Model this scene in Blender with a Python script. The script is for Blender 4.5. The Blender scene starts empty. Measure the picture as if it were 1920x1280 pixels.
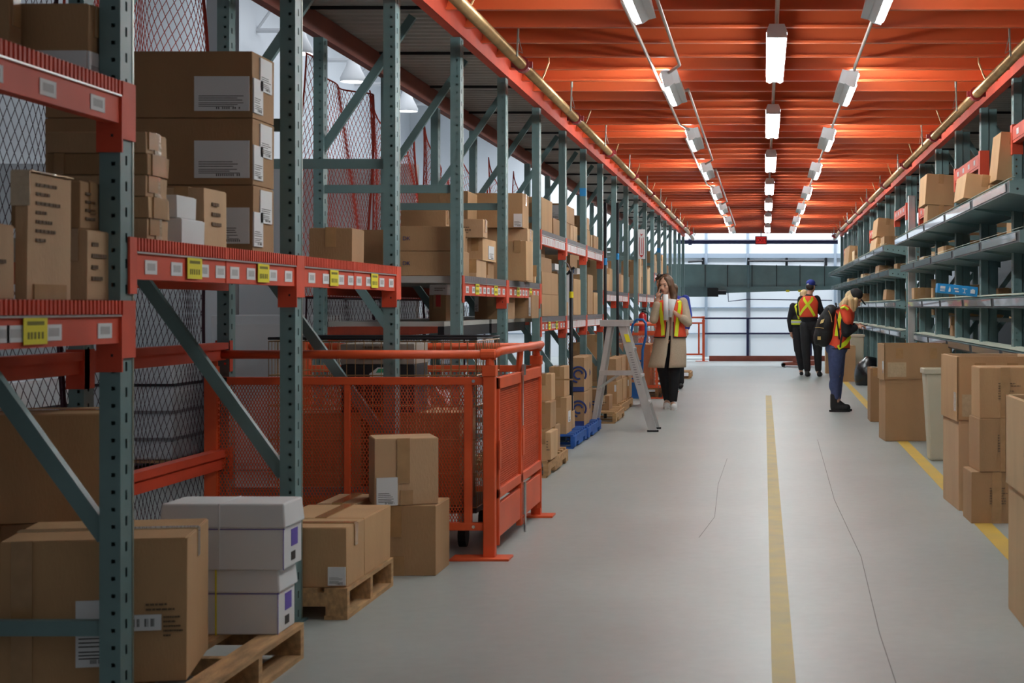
import bpy, bmesh, math, random
from mathutils import Vector, Matrix, noise
random.seed(7)
R = math.radians
PI = math.pi
SC = bpy.context.scene
COL = SC.collection

# ------------------------------------------------------------------ camera
F_PX = 3100.0            # focal length in pixels of the 1920 px frame
VPX, VPY = 1432.0, 576.0
CAM_H = 1.28
cam_d = bpy.data.cameras.new('camera')
cam = bpy.data.objects.new('camera', cam_d)
COL.objects.link(cam)
cam.location = (0, 0, CAM_H)
cam.rotation_euler = (R(90), 0, 0)
cam_d.sensor_width = 36.0
cam_d.lens = F_PX / 1920.0 * 36.0
cam_d.shift_x = -(VPX - 960.0) / 1920.0
cam_d.shift_y = -(640.0 - VPY) / 1920.0
cam_d.clip_start = 0.1
cam_d.clip_end = 200
cam_d.dof.use_dof = True
cam_d.dof.focus_distance = 17.0
cam_d.dof.aperture_fstop = 9.0
SC.camera = cam

# ------------------------------------------------------------------ view, world
SC.view_settings.view_transform = 'Standard'
SC.view_settings.look = 'None'
SC.view_settings.gamma = 1.0
SC.view_settings.use_curve_mapping = False
SC.view_settings.exposure = 0.0
world = bpy.data.worlds.new('world')
SC.world = world
world.use_nodes = True
wb = world.node_tree.nodes['Background']
wb.inputs[0].default_value = (0.85, 0.88, 0.92, 1)
wb.inputs[1].default_value = 0.20

# unseen area lamps added under the closed roof, standing in for daylight
def fill_lamp(loc, sx, sy, power, color=(0.90, 0.95, 1.0), rot=(0, 0, 0)):
    l = bpy.data.lights.new('hall_fill', 'AREA')
    l.shape = 'RECTANGLE'; l.size = sx; l.size_y = sy; l.energy = power; l.color = color
    o = bpy.data.objects.new('hall_fill', l); COL.objects.link(o)
    o.location = loc; o.rotation_euler = rot
    return o
fill_lamp((-6.2, 6.0, 7.3), 3.0, 8.0, 28)
fill_lamp((-6.2, 18.0, 7.3), 3.0, 10.0, 80)
fill_lamp((-6.2, 32.0, 7.3), 3.0, 12.0, 330)
fill_lamp((0.0, 41.9, 5.6), 10.0, 1.0, 800)
fill_lamp((3.9, 24.0, 5.5), 1.2, 26.0, 12)

# ------------------------------------------------------------------ colours and materials
def lin(c):
    c = c / 255.0
    return c / 12.92 if c <= 0.04045 else ((c + 0.055) / 1.055) ** 2.4
def rgb(r, g, b): return (lin(r), lin(g), lin(b), 1.0)
MATS = {}
def mat(name, col, rough=0.6, metal=0.0, noise_amt=0.0, noise_scale=8.0, bump=0.0, bump_scale=60.0, emit=0.0, coat=0.0, col2=None, trans=0.0, stretch=None, alpha=1.0):
    if name in MATS: return MATS[name]
    m = bpy.data.materials.new(name); m.use_nodes = True
    nt = m.node_tree; b = nt.nodes['Principled BSDF']
    b.inputs['Base Color'].default_value = col
    b.inputs['Roughness'].default_value = rough
    b.inputs['Metallic'].default_value = metal
    b.inputs['Coat Weight'].default_value = coat
    b.inputs['Transmission Weight'].default_value = trans
    b.inputs['Alpha'].default_value = alpha
    if emit:
        b.inputs['Emission Color'].default_value = col
        b.inputs['Emission Strength'].default_value = emit
    tc = None
    def coords():
        nonlocal tc
        if tc is None:
            t = nt.nodes.new('ShaderNodeTexCoord')
            mp = nt.nodes.new('ShaderNodeMapping')
            nt.links.new(t.outputs['Object'], mp.inputs['Vector'])
            if stretch: mp.inputs['Scale'].default_value = stretch
            tc = mp
        return tc.outputs['Vector']
    if noise_amt or col2:
        n = nt.nodes.new('ShaderNodeTexNoise'); n.inputs['Scale'].default_value = noise_scale
        n.inputs['Detail'].default_value = 4
        nt.links.new(coords(), n.inputs['Vector'])
        r = nt.nodes.new('ShaderNodeValToRGB')
        c2 = col2 if col2 else tuple(min(1, c * (1 + noise_amt)) for c in col[:3]) + (1,)
        c1 = col if col2 else tuple(c * (1 - noise_amt) for c in col[:3]) + (1,)
        r.color_ramp.elements[0].position = 0.32; r.color_ramp.elements[0].color = c1
        r.color_ramp.elements[1].position = 0.68; r.color_ramp.elements[1].color = c2
        nt.links.new(n.outputs['Fac'], r.inputs['Fac'])
        nt.links.new(r.outputs['Color'], b.inputs['Base Color'])
    if bump:
        n2 = nt.nodes.new('ShaderNodeTexNoise'); n2.inputs['Scale'].default_value = bump_scale
        nt.links.new(coords(), n2.inputs['Vector'])
        bp = nt.nodes.new('ShaderNodeBump'); bp.inputs['Strength'].default_value = bump; bp.inputs['Distance'].default_value = 0.01
        nt.links.new(n2.outputs['Fac'], bp.inputs['Height'])
        nt.links.new(bp.outputs['Normal'], b.inputs['Normal'])
    MATS[name] = m
    return m

M_TEAL = mat('teal_paint', rgb(108, 136, 137), 0.45, noise_amt=0.12, noise_scale=3)
M_TEAL_D = mat('dark_teal_paint', rgb(86, 110, 113), 0.5, noise_amt=0.12, noise_scale=3)
M_ZINC = mat('zinc_edge', rgb(150, 158, 150), 0.35, 0.6)
M_ORANGE = mat('orange_paint', rgb(208, 72, 42), 0.62, noise_amt=0.10, noise_scale=4)
M_GATE = mat('gate_orange_paint', rgb(216, 84, 38), 0.5, noise_amt=0.08, noise_scale=4)
M_JOIST = mat('joist_orange_paint', rgb(218, 98, 54), 0.36, noise_amt=0.08, noise_scale=2, stretch=(0.3, 1, 1))
M_BROWNRED = mat('dull_red_paint', rgb(140, 72, 56), 0.6, noise_amt=0.15, noise_scale=3)
M_GREY = mat('grey_metal', rgb(135, 132, 136), 0.5, 0.3)
M_DECK = mat('galvanised_sheet', rgb(178, 177, 172), 0.5, 0.15, noise_amt=0.12, noise_scale=2)
M_SILVER = mat('aluminium', rgb(205, 205, 205), 0.35, 0.75, noise_amt=0.06, noise_scale=20, stretch=(1, 1, 0.2))
M_CHROME = mat('bright_metal', rgb(210, 212, 215), 0.18, 1.0)
M_DARK = mat('dark_metal', rgb(42, 42, 46), 0.5, 0.4)
M_BLACK = mat('black_matter', rgb(22, 22, 24), 0.7)
M_NAVY = mat('navy_paint', rgb(30, 36, 84), 0.5)
M_WHITE = mat('white_paint', rgb(226, 228, 232), 0.7, noise_amt=0.02, noise_scale=1)
M_WALL = mat('white_wall_panel', rgb(232, 236, 242), 0.8, noise_amt=0.02, noise_scale=0.6)
M_GWALL = mat('grey_wall', rgb(96, 100, 104), 0.8)
M_PAPER = mat('white_paper', rgb(226, 226, 228), 0.7)
M_INK = mat('printed_ink', rgb(48, 42, 40), 0.8)
M_INKF = mat('faded_ink', rgb(108, 86, 66), 0.8)
M_INKB = mat('blue_ink', rgb(48, 62, 120), 0.8)
M_PURPLE = mat('purple_ink', rgb(98, 76, 170), 0.7)
M_YEL = mat('yellow_card', rgb(232, 216, 30), 0.6)
TUBE_E = 45.0
M_BRASS = mat('brass_pipe', rgb(176, 142, 100), 0.35, 0.6, noise_amt=0.2, noise_scale=6)
M_WOOD = mat('pallet_wood', rgb(182, 142, 98), 0.8, noise_amt=0.28, noise_scale=6, stretch=(1, 6, 6), bump=0.3)
M_BLUEP = mat('blue_pallet_paint', rgb(30, 84, 160), 0.7, noise_amt=0.25, noise_scale=8)
M_TAPE = mat('packing_tape', rgb(176, 136, 94), 0.22, coat=0.4, noise_amt=0.08, noise_scale=20)
M_CLEAR = mat('clear_tape', rgb(196, 172, 140), 0.12, coat=0.8, noise_amt=0.06, noise_scale=40, bump=0.5, bump_scale=50)
CARD = []
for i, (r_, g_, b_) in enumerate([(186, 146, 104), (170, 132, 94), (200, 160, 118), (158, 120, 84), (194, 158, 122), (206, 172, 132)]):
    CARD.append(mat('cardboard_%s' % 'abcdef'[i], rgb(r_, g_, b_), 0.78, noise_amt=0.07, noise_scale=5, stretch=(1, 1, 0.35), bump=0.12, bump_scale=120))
M_CARDIN = mat('cardboard_inside', rgb(150, 116, 82), 0.9)
M_RED = mat('red_paint', rgb(190, 34, 30), 0.4)
M_BIN = mat('beige_plastic', rgb(198, 190, 168), 0.5, noise_amt=0.04, noise_scale=3)
M_YLINE = mat('yellow_floor_paint', rgb(218, 178, 70), 0.55, noise_amt=0.12, noise_scale=3, col2=rgb(206, 172, 84))
M_YLINE_P = mat('worn_yellow_paint', rgb(206, 184, 112), 0.55, noise_amt=0.10, noise_scale=5, col2=rgb(186, 172, 126))
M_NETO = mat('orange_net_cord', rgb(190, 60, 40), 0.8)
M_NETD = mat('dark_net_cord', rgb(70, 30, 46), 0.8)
M_WRAP = mat('clear_wrap', rgb(214, 216, 222), 0.25, coat=0.5, noise_amt=0.08, noise_scale=3, bump=0.6, bump_scale=14)

# ------------------------------------------------------------------ mesh collector
class MB:
    def __init__(s): s.v = []; s.f = []; s.m = []
    def quad(s, a, b, c, d, mi=0):
        n = len(s.v); s.v += [tuple(a), tuple(b), tuple(c), tuple(d)]; s.f.append((n, n+1, n+2, n+3)); s.m.append(mi); return s
    def box(s, x0, x1, y0, y1, z0, z1, mi=0):
        n = len(s.v)
        s.v += [(x0,y0,z0),(x1,y0,z0),(x1,y1,z0),(x0,y1,z0),(x0,y0,z1),(x1,y0,z1),(x1,y1,z1),(x0,y1,z1)]
        for f in ((0,3,2,1),(4,5,6,7),(0,1,5,4),(1,2,6,5),(2,3,7,6),(3,0,4,7)):
            s.f.append(tuple(n+i for i in f)); s.m.append(mi)
        return s
    def hexa(s, p, mi=0):      # eight corners, bottom ring then top ring
        n = len(s.v); s.v += [tuple(q) for q in p]
        for f in ((0,3,2,1),(4,5,6,7),(0,1,5,4),(1,2,6,5),(2,3,7,6),(3,0,4,7)):
            s.f.append(tuple(n+i for i in f)); s.m.append(mi)
        return s
    def bar(s, p, q, w, h, up=(0,0,1), mi=0):
        p = Vector(p); q = Vector(q); t = (q-p).normalized(); up = Vector(up)
        if abs(t.dot(up)) > 0.98: up = Vector((1,0,0))
        a = t.cross(up).normalized(); b = a.cross(t).normalized()
        a = a*w/2; b = b*h/2
        s.hexa([p-a-b, p+a-b, q+a-b, q-a-b, p-a+b, p+a+b, q+a+b, q-a+b], mi)
        return s
    def tube(s, pts, r, seg=8, mi=0, closed=False, caps=True):
        pts = [Vector(p) for p in pts]; n0 = len(s.v); N = len(pts)
        rr = r if isinstance(r, (list, tuple)) else [r]*N
        prev = None
        for i, p in enumerate(pts):
            if closed: t = (pts[(i+1) % N] - pts[i-1])
            elif i == 0: t = pts[1]-pts[0]
            elif i == N-1: t = pts[-1]-pts[-2]
            else: t = (pts[i+1]-pts[i]).normalized() + (pts[i]-pts[i-1]).normalized()
            t.normalize()
            if prev is None:
                up = Vector((0,0,1)) if abs(t.z) < 0.9 else Vector((1,0,0))
                a = t.cross(up).normalized()
            else:
                a = prev - t*prev.dot(t); a.normalize()
            prev = a; b = t.cross(a)
            for k in range(seg):
                an = 2*PI*k/seg
                s.v.append(tuple(p + a*math.cos(an)*rr[i] + b*math.sin(an)*rr[i]))
        M = N if closed else N-1
        for i in range(M):
            for k in range(seg):
                i2 = (i+1) % N
                s.f.append((n0+i*seg+k, n0+i*seg+(k+1)%seg, n0+i2*seg+(k+1)%seg, n0+i2*seg+k)); s.m.append(mi)
        if caps and not closed:
            s.f.append(tuple(n0+k for k in range(seg-1,-1,-1))); s.m.append(mi)
            s.f.append(tuple(n0+(N-1)*seg+k for k in range(seg))); s.m.append(mi)
        return s
    def prism(s, poly, fn, t0, t1, mi=0):      # poly in 2D, fn(u, v, t) gives the point
        n = len(s.v); k = len(poly)
        s.v += [tuple(fn(u, v, t0)) for u, v in poly] + [tuple(fn(u, v, t1)) for u, v in poly]
        s.f.append(tuple(range(n+k-1, n-1, -1))); s.m.append(mi)
        s.f.append(tuple(range(n+k, n+2*k))); s.m.append(mi)
        for i in range(k):
            j = (i+1) % k
            s.f.append((n+i, n+j, n+k+j, n+k+i)); s.m.append(mi)
        return s
    def move(s, M):
        s.v = [tuple(M @ Vector(p)) for p in s.v]; return s
    def mesh(s, name, mats, smooth=False):
        me = bpy.data.meshes.new(name)
        me.from_pydata(s.v, [], s.f)
        for m_ in (mats if isinstance(mats, (list, tuple)) else [mats]): me.materials.append(m_)
        if any(s.m): me.polygons.foreach_set('material_index', s.m)
        bm = bmesh.new(); bm.from_mesh(me); bmesh.ops.recalc_face_normals(bm, faces=bm.faces); bm.to_mesh(me); bm.free()
        if smooth: me.polygons.foreach_set('use_smooth', [True]*len(me.polygons))
        me.update()
        return me
    def build(s, name, mats, parent=None, smooth=False, bevel=0, loc=None, rz=0):
        o = bpy.data.objects.new(name, s.mesh(name, mats, smooth)); COL.objects.link(o)
        if parent: o.parent = parent
        if loc is not None: o.location = loc
        if rz: o.rotation_euler = (0, 0, rz)
        if bevel:
            b = o.modifiers.new('bevel', 'BEVEL'); b.width = bevel; b.segments = 2; b.limit_method = 'ANGLE'
        return o

def tag(o, label=None, cat=None, group=None, kind=None):
    if label: o['label'] = label
    if cat: o['category'] = cat
    if group: o['group'] = group
    if kind: o['kind'] = kind
    return o
def thing(name, label, cat, loc=(0,0,0), rz=0, group=None):
    o = bpy.data.objects.new(name, None); COL.objects.link(o)
    o.empty_display_size = 0.1
    o.location = loc; o.rotation_euler = (0, 0, rz)
    return tag(o, label, cat, group)
def dup(root, loc=None, label=None, group=None, rz=None):
    def cp(o, par):
        c = o.copy(); COL.objects.link(c); c.parent = par
        for ch in KIDS.get(o.name, []): 
            k = cp(ch, c); KIDS.setdefault(c.name, []).append(k)
        return c
    r = cp(root, None)
    if loc is not None: r.location = loc
    if rz is not None: r.rotation_euler = (0, 0, rz)
    if label: r['label'] = label
    if group: r['group'] = group
    return r
KIDS = {}
def reg(root):          # remember a prototype's children so that dup() need not search
    def go(o):
        KIDS[o.name] = [c for c in COL.objects if c.parent == o]
        for c in KIDS[o.name]: go(c)
    go(root); return root
def struct(name, mb, m, parent=None, **k):
    o = mb.build(name, m, parent, **k)
    if parent is None: o['kind'] = 'structure'
    return o
def text(name, body, size, m, parent, loc, rot, extrude=0.0005, align='CENTER'):
    c = bpy.data.curves.new(name, 'FONT'); c.body = body; c.size = size; c.extrude = extrude
    c.align_x = align; c.align_y = 'CENTER'; c.materials.append(m)
    tmp = bpy.data.objects.new(name, c); COL.objects.link(tmp)
    me = bpy.data.meshes.new_from_object(tmp.evaluated_get(bpy.context.evaluated_depsgraph_get()))
    bpy.data.objects.remove(tmp); me.name = name
    if not me.materials: me.materials.append(m)
    o = bpy.data.objects.new(name, me); COL.objects.link(o); o.parent = parent
    o.location = loc; o.rotation_euler = rot
    return o
ORD = ['nearest', 'second', 'third', 'fourth', 'fifth', 'sixth', 'seventh', 'eighth', 'ninth', 'tenth', 'eleventh', 'twelfth', 'thirteenth',
       'fourteenth', 'fifteenth', 'sixteenth', 'seventeenth', 'eighteenth', 'nineteenth', 'twentieth', 'twenty-first', 'twenty-second']
def PX(px, Y): return (px - VPX) * Y / F_PX
def PZ(py, Y): return CAM_H - (py - VPY) * Y / F_PX

XF, XR = -1.89, -2.805      # left rack: front and rear planes
XG = 1.83                   # right rack front plane
P = 1.813                   # bay pitch
def YK(k): return 4.957 + P * k      # frame k (0 = nearest post in view)
# ------------------------------------------------------------------ floor
fm = bpy.data.materials.new('sealed_concrete'); fm.use_nodes = True
nt = fm.node_tree; b = nt.nodes['Principled BSDF']
tc = nt.nodes.new('ShaderNodeTexCoord')
n1 = nt.nodes.new('ShaderNodeTexNoise'); n1.inputs['Scale'].default_value = 0.9; n1.inputs['Detail'].default_value = 6
n2 = nt.nodes.new('ShaderNodeTexNoise'); n2.inputs['Scale'].default_value = 14; n2.inputs['Detail'].default_value = 5
mx = nt.nodes.new('ShaderNodeMath'); mx.operation = 'MULTIPLY_ADD'; mx.inputs[1].default_value = 0.35
rp = nt.nodes.new('ShaderNodeValToRGB')
rp.color_ramp.elements[0].position = 0.40; rp.color_ramp.elements[0].color = rgb(154, 160, 158)
rp.color_ramp.elements[1].position = 0.95; rp.color_ramp.elements[1].color = rgb(178, 183, 180)
nt.links.new(tc.outputs['Object'], n1.inputs['Vector']); nt.links.new(tc.outputs['Object'], n2.inputs['Vector'])
nt.links.new(n2.outputs['Fac'], mx.inputs[0]); nt.links.new(n1.outputs['Fac'], mx.inputs[2])
nt.links.new(mx.outputs[0], rp.inputs['Fac']); nt.links.new(rp.outputs['Color'], b.inputs['Base Color'])
rr = nt.nodes.new('ShaderNodeMapRange'); rr.inputs['To Min'].default_value = 0.30; rr.inputs['To Max'].default_value = 0.48
nt.links.new(n1.outputs['Fac'], rr.inputs['Value']); nt.links.new(rr.outputs[0], b.inputs['Roughness'])
bp = nt.nodes.new('ShaderNodeBump'); bp.inputs['Strength'].default_value = 0.06
nt.links.new(n2.outputs['Fac'], bp.inputs['Height']); nt.links.new(bp.outputs['Normal'], b.inputs['Normal'])
fl = struct('floor', MB().box(-9.2, 4.6, -1.0, 43.2, -0.1, 0), fm)
# painted lines and hairline joints are part of the floor
MB().box(0.028, 0.11, 1.0, 24.0, 0, 0.0015).build('centre_line', M_YLINE_P, fl)
yl = MB()
yl.hexa([(1.20,1.0,0),(1.31,1.0,0),(1.40,20.5,0),(1.30,20.5,0),(1.20,1.0,.0015),(1.31,1.0,.0015),(1.40,20.5,.0015),(1.30,20.5,.0015)])
yl.hexa([(1.30,20.5,0),(1.40,20.5,0),(1.46,30,0),(1.37,30,0),(1.30,20.5,.0015),(1.40,20.5,.0015),(1.46,30,.0015),(1.37,30,.0015)])
yl.build('side_line', M_YLINE, fl)
mj = mat('floor_joint', rgb(120, 120, 118), 0.9)
jt = MB()
jp = [(0.425, 2.0), (0.45, 5.5), (0.455, 6.5), (0.50, 8.5), (0.47, 11), (0.52, 16)]
for (a, b_) in zip(jp[:-1], jp[1:]): jt.bar((a[0], a[1], .0004), (b_[0], b_[1], .0004), 0.0035, 0.0008)
jp = [(-.36, 9.2), (-.30, 10.1), (-.33, 12.0), (-.31, 14.0)]
for (a, b_) in zip(jp[:-1], jp[1:]): jt.bar((a[0], a[1], .0004), (b_[0], b_[1], .0004), 0.003, 0.0008)
jt.build('hairline_joint', mj, fl)

# ------------------------------------------------------------------ walls
w = MB().box(-9.4, 4.8, 43.0, 43.2, 0, 8.0)
we = struct('wall_end', w, M_WALL)
s = MB()
for px in (1324, 1402, 1566):
    X = PX(px, 42.97); s.box(X-.035, X+.035, 42.94, 42.999, 0, 8)
for z in (2.32, 1.27, 0.60): s.box(-9, 4.6, 42.975, 42.999, z-.012, z+.012)
for z in (2.62,): s.box(-9, 4.6, 42.95, 42.999, z-.06, z+.06)
s.build('panel_seam', mat('seam_grey', rgb(150, 164, 180), 0.7), we)
struct('wall_left', MB().box(-9.4, -9.2, -1, 43.2, 0, 8.0), M_WALL)
struct('wall_right', MB().box(4.6, 4.8, -1, 43.2, 0, 8.0), M_GWALL)
# roof of the high hall
rf = struct('ceiling', MB().box(-9.4, 4.8, -1, 43.2, 7.9, 8.0), mat('roof_sheet', rgb(176, 178, 180), 0.7))
tr = []
for i in range(9):
    Y = 12 + i*3.6
    t = MB()
    t.tube([(-9.2, Y, 7.3), (-3.0, Y, 7.3)], 0.05, 6); t.tube([(-9.2, Y, 6.3), (-3.0, Y, 6.3)], 0.045, 6)
    x = -9.2; up = False
    while x < -3.2:
        t.tube([(x, Y, 7.3 if up else 6.3), (x+.7, Y, 6.3 if up else 7.3)], 0.028, 5); x += .7; up = not up
    t.build('roof_truss', M_WHITE, rf)
t = MB()
for X in (-8.2, -6.4, -4.6): t.tube([(X, 8, 6.25), (X, 43, 6.25)], 0.03, 5)
t.build('roof_bracing', M_WHITE, rf)

# ------------------------------------------------------------------ mezzanine above the aisle (ceiling of the aisle)
ZB = 3.03
mz = MB()
y = 3.0
prof = []
while y < 39.4:
    prof += [(y, 3.29), (y+.05, 3.29), (y+.075, 3.31), (y+.125, 3.31)]; y += .15
for (a, b_) in zip(prof[:-1], prof[1:]):
    mz.quad((-2.86, a[0], a[1]), (2.86, a[0], a[1]), (2.86, b_[0], b_[1]), (-2.86, b_[0], b_[1]))
mz.box(-2.86, 2.86, 3.0, 39.4, 3.32, 3.40)
for (a, b_) in zip(prof[:-1], prof[1:]):
    for X0, X1 in ((-2.83, -1.885), (1.825, 2.77)):
        mz.quad((X0, a[0], a[1]-.17), (X1, a[0], a[1]-.17), (X1, b_[0], b_[1]-.17), (X0, b_[0], b_[1]-.17))
mez = struct('ceiling', mz, M_DECK)
Yj = [9.76 + 0.611*i for i in range(-10, 49)]
jb = MB()
jb.box(-1.87, 1.81, 0, .005, 0, .25).box(-1.87, 1.81, -.045, .005, 0, .004).box(-1.87, 1.81, -.045, .005, .246, .25).box(-1.87, 1.81, -.045, -.042, 0, .014)
jme = jb.mesh('joist', M_JOIST)
for Y in Yj:
    o = bpy.data.objects.new('joist', jme); COL.objects.link(o); o.parent = mez; o.location = (0, Y, ZB)
for (X, sg) in ((-1.875, -1), (1.815, 1)):
    l = MB().box(X-.004, X+.004, 3.2, 39.4, 2.965, 3.28)
    l.box(min(X, X+sg*.06), max(X, X+sg*.06), 3.2, 39.4, 2.965, 2.972)
    for Y in Yj:
        for z in (3.07, 3.12): l.box(X-sg*.016 if sg < 0 else X-.016, X+.016 if sg < 0 else X+.0, Y-.05, Y-.03, z, z+.018)
    l.build('edge_beam', M_ORANGE, mez)
for X in (-2.80, 2.74):
    MB().box(X-.03, X+.03, 3.2, 39.4, 2.975, 3.115).build('rear_edge_beam', M_BROWNRED, mez)
c = MB()
for k in range(0, 20):
    for dy in (0.5,):
        c.box(-2.80, -1.88, YK(k)+dy-.8, YK(k)+dy-.78, 3.10, 3.12); c.box(1.82, 2.74, YK(k)+dy-.8, YK(k)+dy-.78, 3.10, 3.12)
c.build('deck_rib', M_DARK, mez)
# kick plate at the far edge
MB().box(-1.3, 1.8, 39.38, 39.42, 0, 0.125).build('kick_plate', M_BROWNRED, fl)

# ------------------------------------------------------------------ uprights
def post_mesh(name, zt, hw=.062, dp=.10, mirror=False):
    """closed section with square holes on the face to the camera and slots on the face to the aisle; origin at the aisle-side front corner"""
    mb = MB(); s = -1 if not mirror else 1        # body extends to s*x from 0
    X = lambda u: s*u
    # camera face y=0 : holes centred at u=.018 from the aisle side
    def plate(fn, width, hc, hw_, hh, pitch, z0, z1, slot=False):
        zs = z0; 
        def q(u0, u1, a, b): mb.quad(fn(u0, a), fn(u1, a), fn(u1, b), fn(u0, b))
        q(0, hc-hw_, z0, z1); q(hc+hw_, width, z0, z1)
        z = z0 + pitch/2; last = z0
        while z + hh < z1:
            q(hc-hw_, hc+hw_, last, z-hh)
            last = z + hh; z += pitch
        q(hc-hw_, hc+hw_, last, z1)
    plate(lambda u, z: (X(u), 0, z), hw, .021, .0058, .0058, .0508, 0, zt)
    plate(lambda u, z: (X(0), u, z), dp, .045, .007, .014, .0762, 0, zt)
    mb.quad((X(hw), 0, 0), (X(hw), dp, 0), (X(hw), dp, zt), (X(hw), 0, zt))
    mb.quad((X(0), dp, 0), (X(hw), dp, 0), (X(hw), dp, zt), (X(0), dp, zt))
    mb.quad((X(0), 0, zt), (X(hw), 0, zt), (X(hw), dp, zt), (X(0), dp, zt))
    return mb.mesh(name, M_TEAL)
ZT = 2.962
pm = post_mesh('post', ZT); pmR = post_mesh('post', ZT, mirror=True)
pl = MB().box(-.10, .02, -.02, .12, 0, .008).mesh('base_plate', M_TEAL_D)
plR = MB().box(-.02, .10, -.02, .12, 0, .008).mesh('base_plate', M_TEAL_D)
zb = MB().box(-.001, .002, .088, .10, 0, ZT).mesh('edge_lip', M_ZINC)
def ob(name, me, parent, loc=(0,0,0)):
    o = bpy.data.objects.new(name, me); COL.objects.link(o); o.parent = parent; o.location = loc; return o
def brace_meshes(s):
    # local frame: x from 0 (aisle side) to s*.915 (rear); camera-facing face near y = .03
    out = []
    def br(x0, z0, x1, z1, w=.045):
        m = MB(); m.bar((s*x0, .05, z0), (s*x1, .05, z1), .035, w, up=(0, 0, 1)); return m
    out.append(('cross_brace', br(.06, .33, .86, .33).mesh('cross_brace', M_TEAL)))
    out.append(('diagonal_brace', br(.06, .60, .87, 1.72, .05).mesh('diagonal_brace', M_TEAL)))
    out.append(('cross_brace', br(.06, 2.02, .86, 2.02, .05).mesh('cross_brace', M_TEAL)))
    out.append(('diagonal_brace', br(.305, 3.10, .87, 2.27, .05).mesh('diagonal_brace', M_TEAL)))
    return out
def frame(k, side, label):
    if side == 'L':
        r = thing('rack_upright', label, 'rack upright', (XF, YK(k)-.10, 0), 0, 'upright frames of the left rack row'); s = -1
        p, q = pm, pl
    else:
        r = thing('rack_upright', label, 'rack upright', (XG, YK(k)-.10, 0), 0, 'upright frames of the right rack row'); s = 1
        p, q = pmR, plR
    ob('post', p, r); ob('post', p, r, (s*.853, 0, 0))
    ob('base_plate', q, r); ob('base_plate', q, r, (s*.853, 0, 0))
    ob('edge_lip', zb, r, (s*.0 if s < 0 else -.001, 0, 0))
    for n, me in BR[side]: ob(n, me, r)
    if side == 'R': ob('tray_column', tc_me, r)
    return r
tc_me = MB().box(.068, .135, .012, .088, 0, 2.95).mesh('tray_column', M_TEAL)
BR = {'L': brace_meshes(-1), 'R': brace_meshes(1)}
for k in range(0, 20):
    frame(k, 'L', 'teal perforated upright rack frame, %s from the camera in the left row' % ORD[k])
for k in range(3, 20):
    frame(k, 'R', 'teal perforated upright rack frame, %s from the camera in the right row' % ORD[k-3])

# ------------------------------------------------------------------ beams and shelf levels of the left row
LW, LH = .10, .043
_l = MB().box(0, .0012, -LW/2, LW/2, -LH/2, LH/2)
for j in range(9): _l.box(.0012, .0016, -.03+j*.0075, -.03+j*.0075+.0025, -.010, .012, 1)
m_lab = _l.mesh('price_label', [M_PAPER, mat('grey_ink', rgb(150, 146, 146), .8)])
_l = MB().box(0, .0014, -.07, .07, -.036, .036)
_l.box(.0014, .0018, -.05, .05, .014, .024, 1)
for j, x in enumerate((-.048, -.03, -.01, .012, .034)): _l.box(.0014, .0018, x, x+.012, -.022, -.004, 1)
m_tag = _l.mesh('bay_tag', [M_YEL, mat('olive_ink', rgb(120, 112, 30), .8)])
RIB = {}
def rib_mesh(grey):
    if grey in RIB: return RIB[grey]
    r = MB(); y = 0.0
    L = P - .10
    r.box(-.012, 0, 0, L, -.040, -.001)
    while y < L - .012:
        r.box(0, .005, y, y+.013, -.040, 0); y += .026
    RIB[grey] = r.mesh('deck_edge', M_GREY if grey else M_ORANGE); return RIB[grey]
def beam_mesh():
    L = P - .10
    b_ = MB().box(-.04, 0, 0, L, -.125, -.045)
    return b_.mesh('beam', M_ORANGE)
bm_f = beam_mesh()
strip = MB().box(0, .008, 0.01, P-.11, -.047, -.042).mesh('label_rail', M_SILVER)
midm = MB().box(0.0, .004, (P-.10)/2-.012, (P-.10)/2+.012, -.125, 0).mesh('beam_joint', M_ORANGE)
conn = MB().box(-.068, .008, -.007, .0015, -.21, -.045).box(.001, .008, .0015, .10, -.17, .0)
conn.box(-.024, -.018, -.0085, -.006, -.165, -.157, 1)
conn = conn.mesh('connector', [M_ORANGE, M_BLACK])
conn_n = MB().box(.001, .008, .055, .112, -.17, 0).mesh('connector', M_ORANGE)
L_ = P - .10
dk = MB(); dk.box(-.85, -.04, 0, L_, -.03, -.002)
for j in range(24): dk.box(-.85, -.04, j*L_/24, j*L_/24+.03, -.045, -.03)
dkm = dk.mesh('deck', M_DECK)
rb = MB().box(-.895, -.855, 0, L_, -.125, -.035).mesh('rear_beam', M_ORANGE)
def shelf(k, z, label, grey=False, tags=(0.3,), labs=None, white=False, front=True):
    r = thing('rack_shelf', label, 'shelf', (XF, YK(k)+.002, z), 0, 'shelf levels of the left rack row')
    ob('deck', dkm, r); ob('rear_beam', rb, r)
    ob('beam', bm_f, r); ob('deck_edge', rib_mesh(grey), r); ob('label_rail', strip, r); ob('beam_joint', midm, r)
    ob('connector', conn_n, r, (0, -.104, 0))
    if k < 19: ob('connector', conn, r, (0, P-.104, 0))
    L = P-.10
    if white:
        o = MB().box(0, .002, .03, L-.03, -.118, -.052).build('label_strip', M_PAPER, r)
        n = 14
        q = MB()
        for j in range(n): q.box(.002, .0026, .06+j*(L-.12)/n, .06+j*(L-.12)/n+.02, -.11, -.06)
        q.build('printed_codes', mat('pink_ink', rgb(200, 110, 110), 0.8), r)
    else:
        for u in (labs or (.08, .21, .36, .46, .55, .66, .82, .94)):
            ob('price_label', m_lab, r, (0.001, u*L, -.087))
    for u in tags:
        o = ob('bay_tag', m_tag, r, (0.006, u*L, -.080)); o['label'] = 'yellow bay number tag'
    return r
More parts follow.
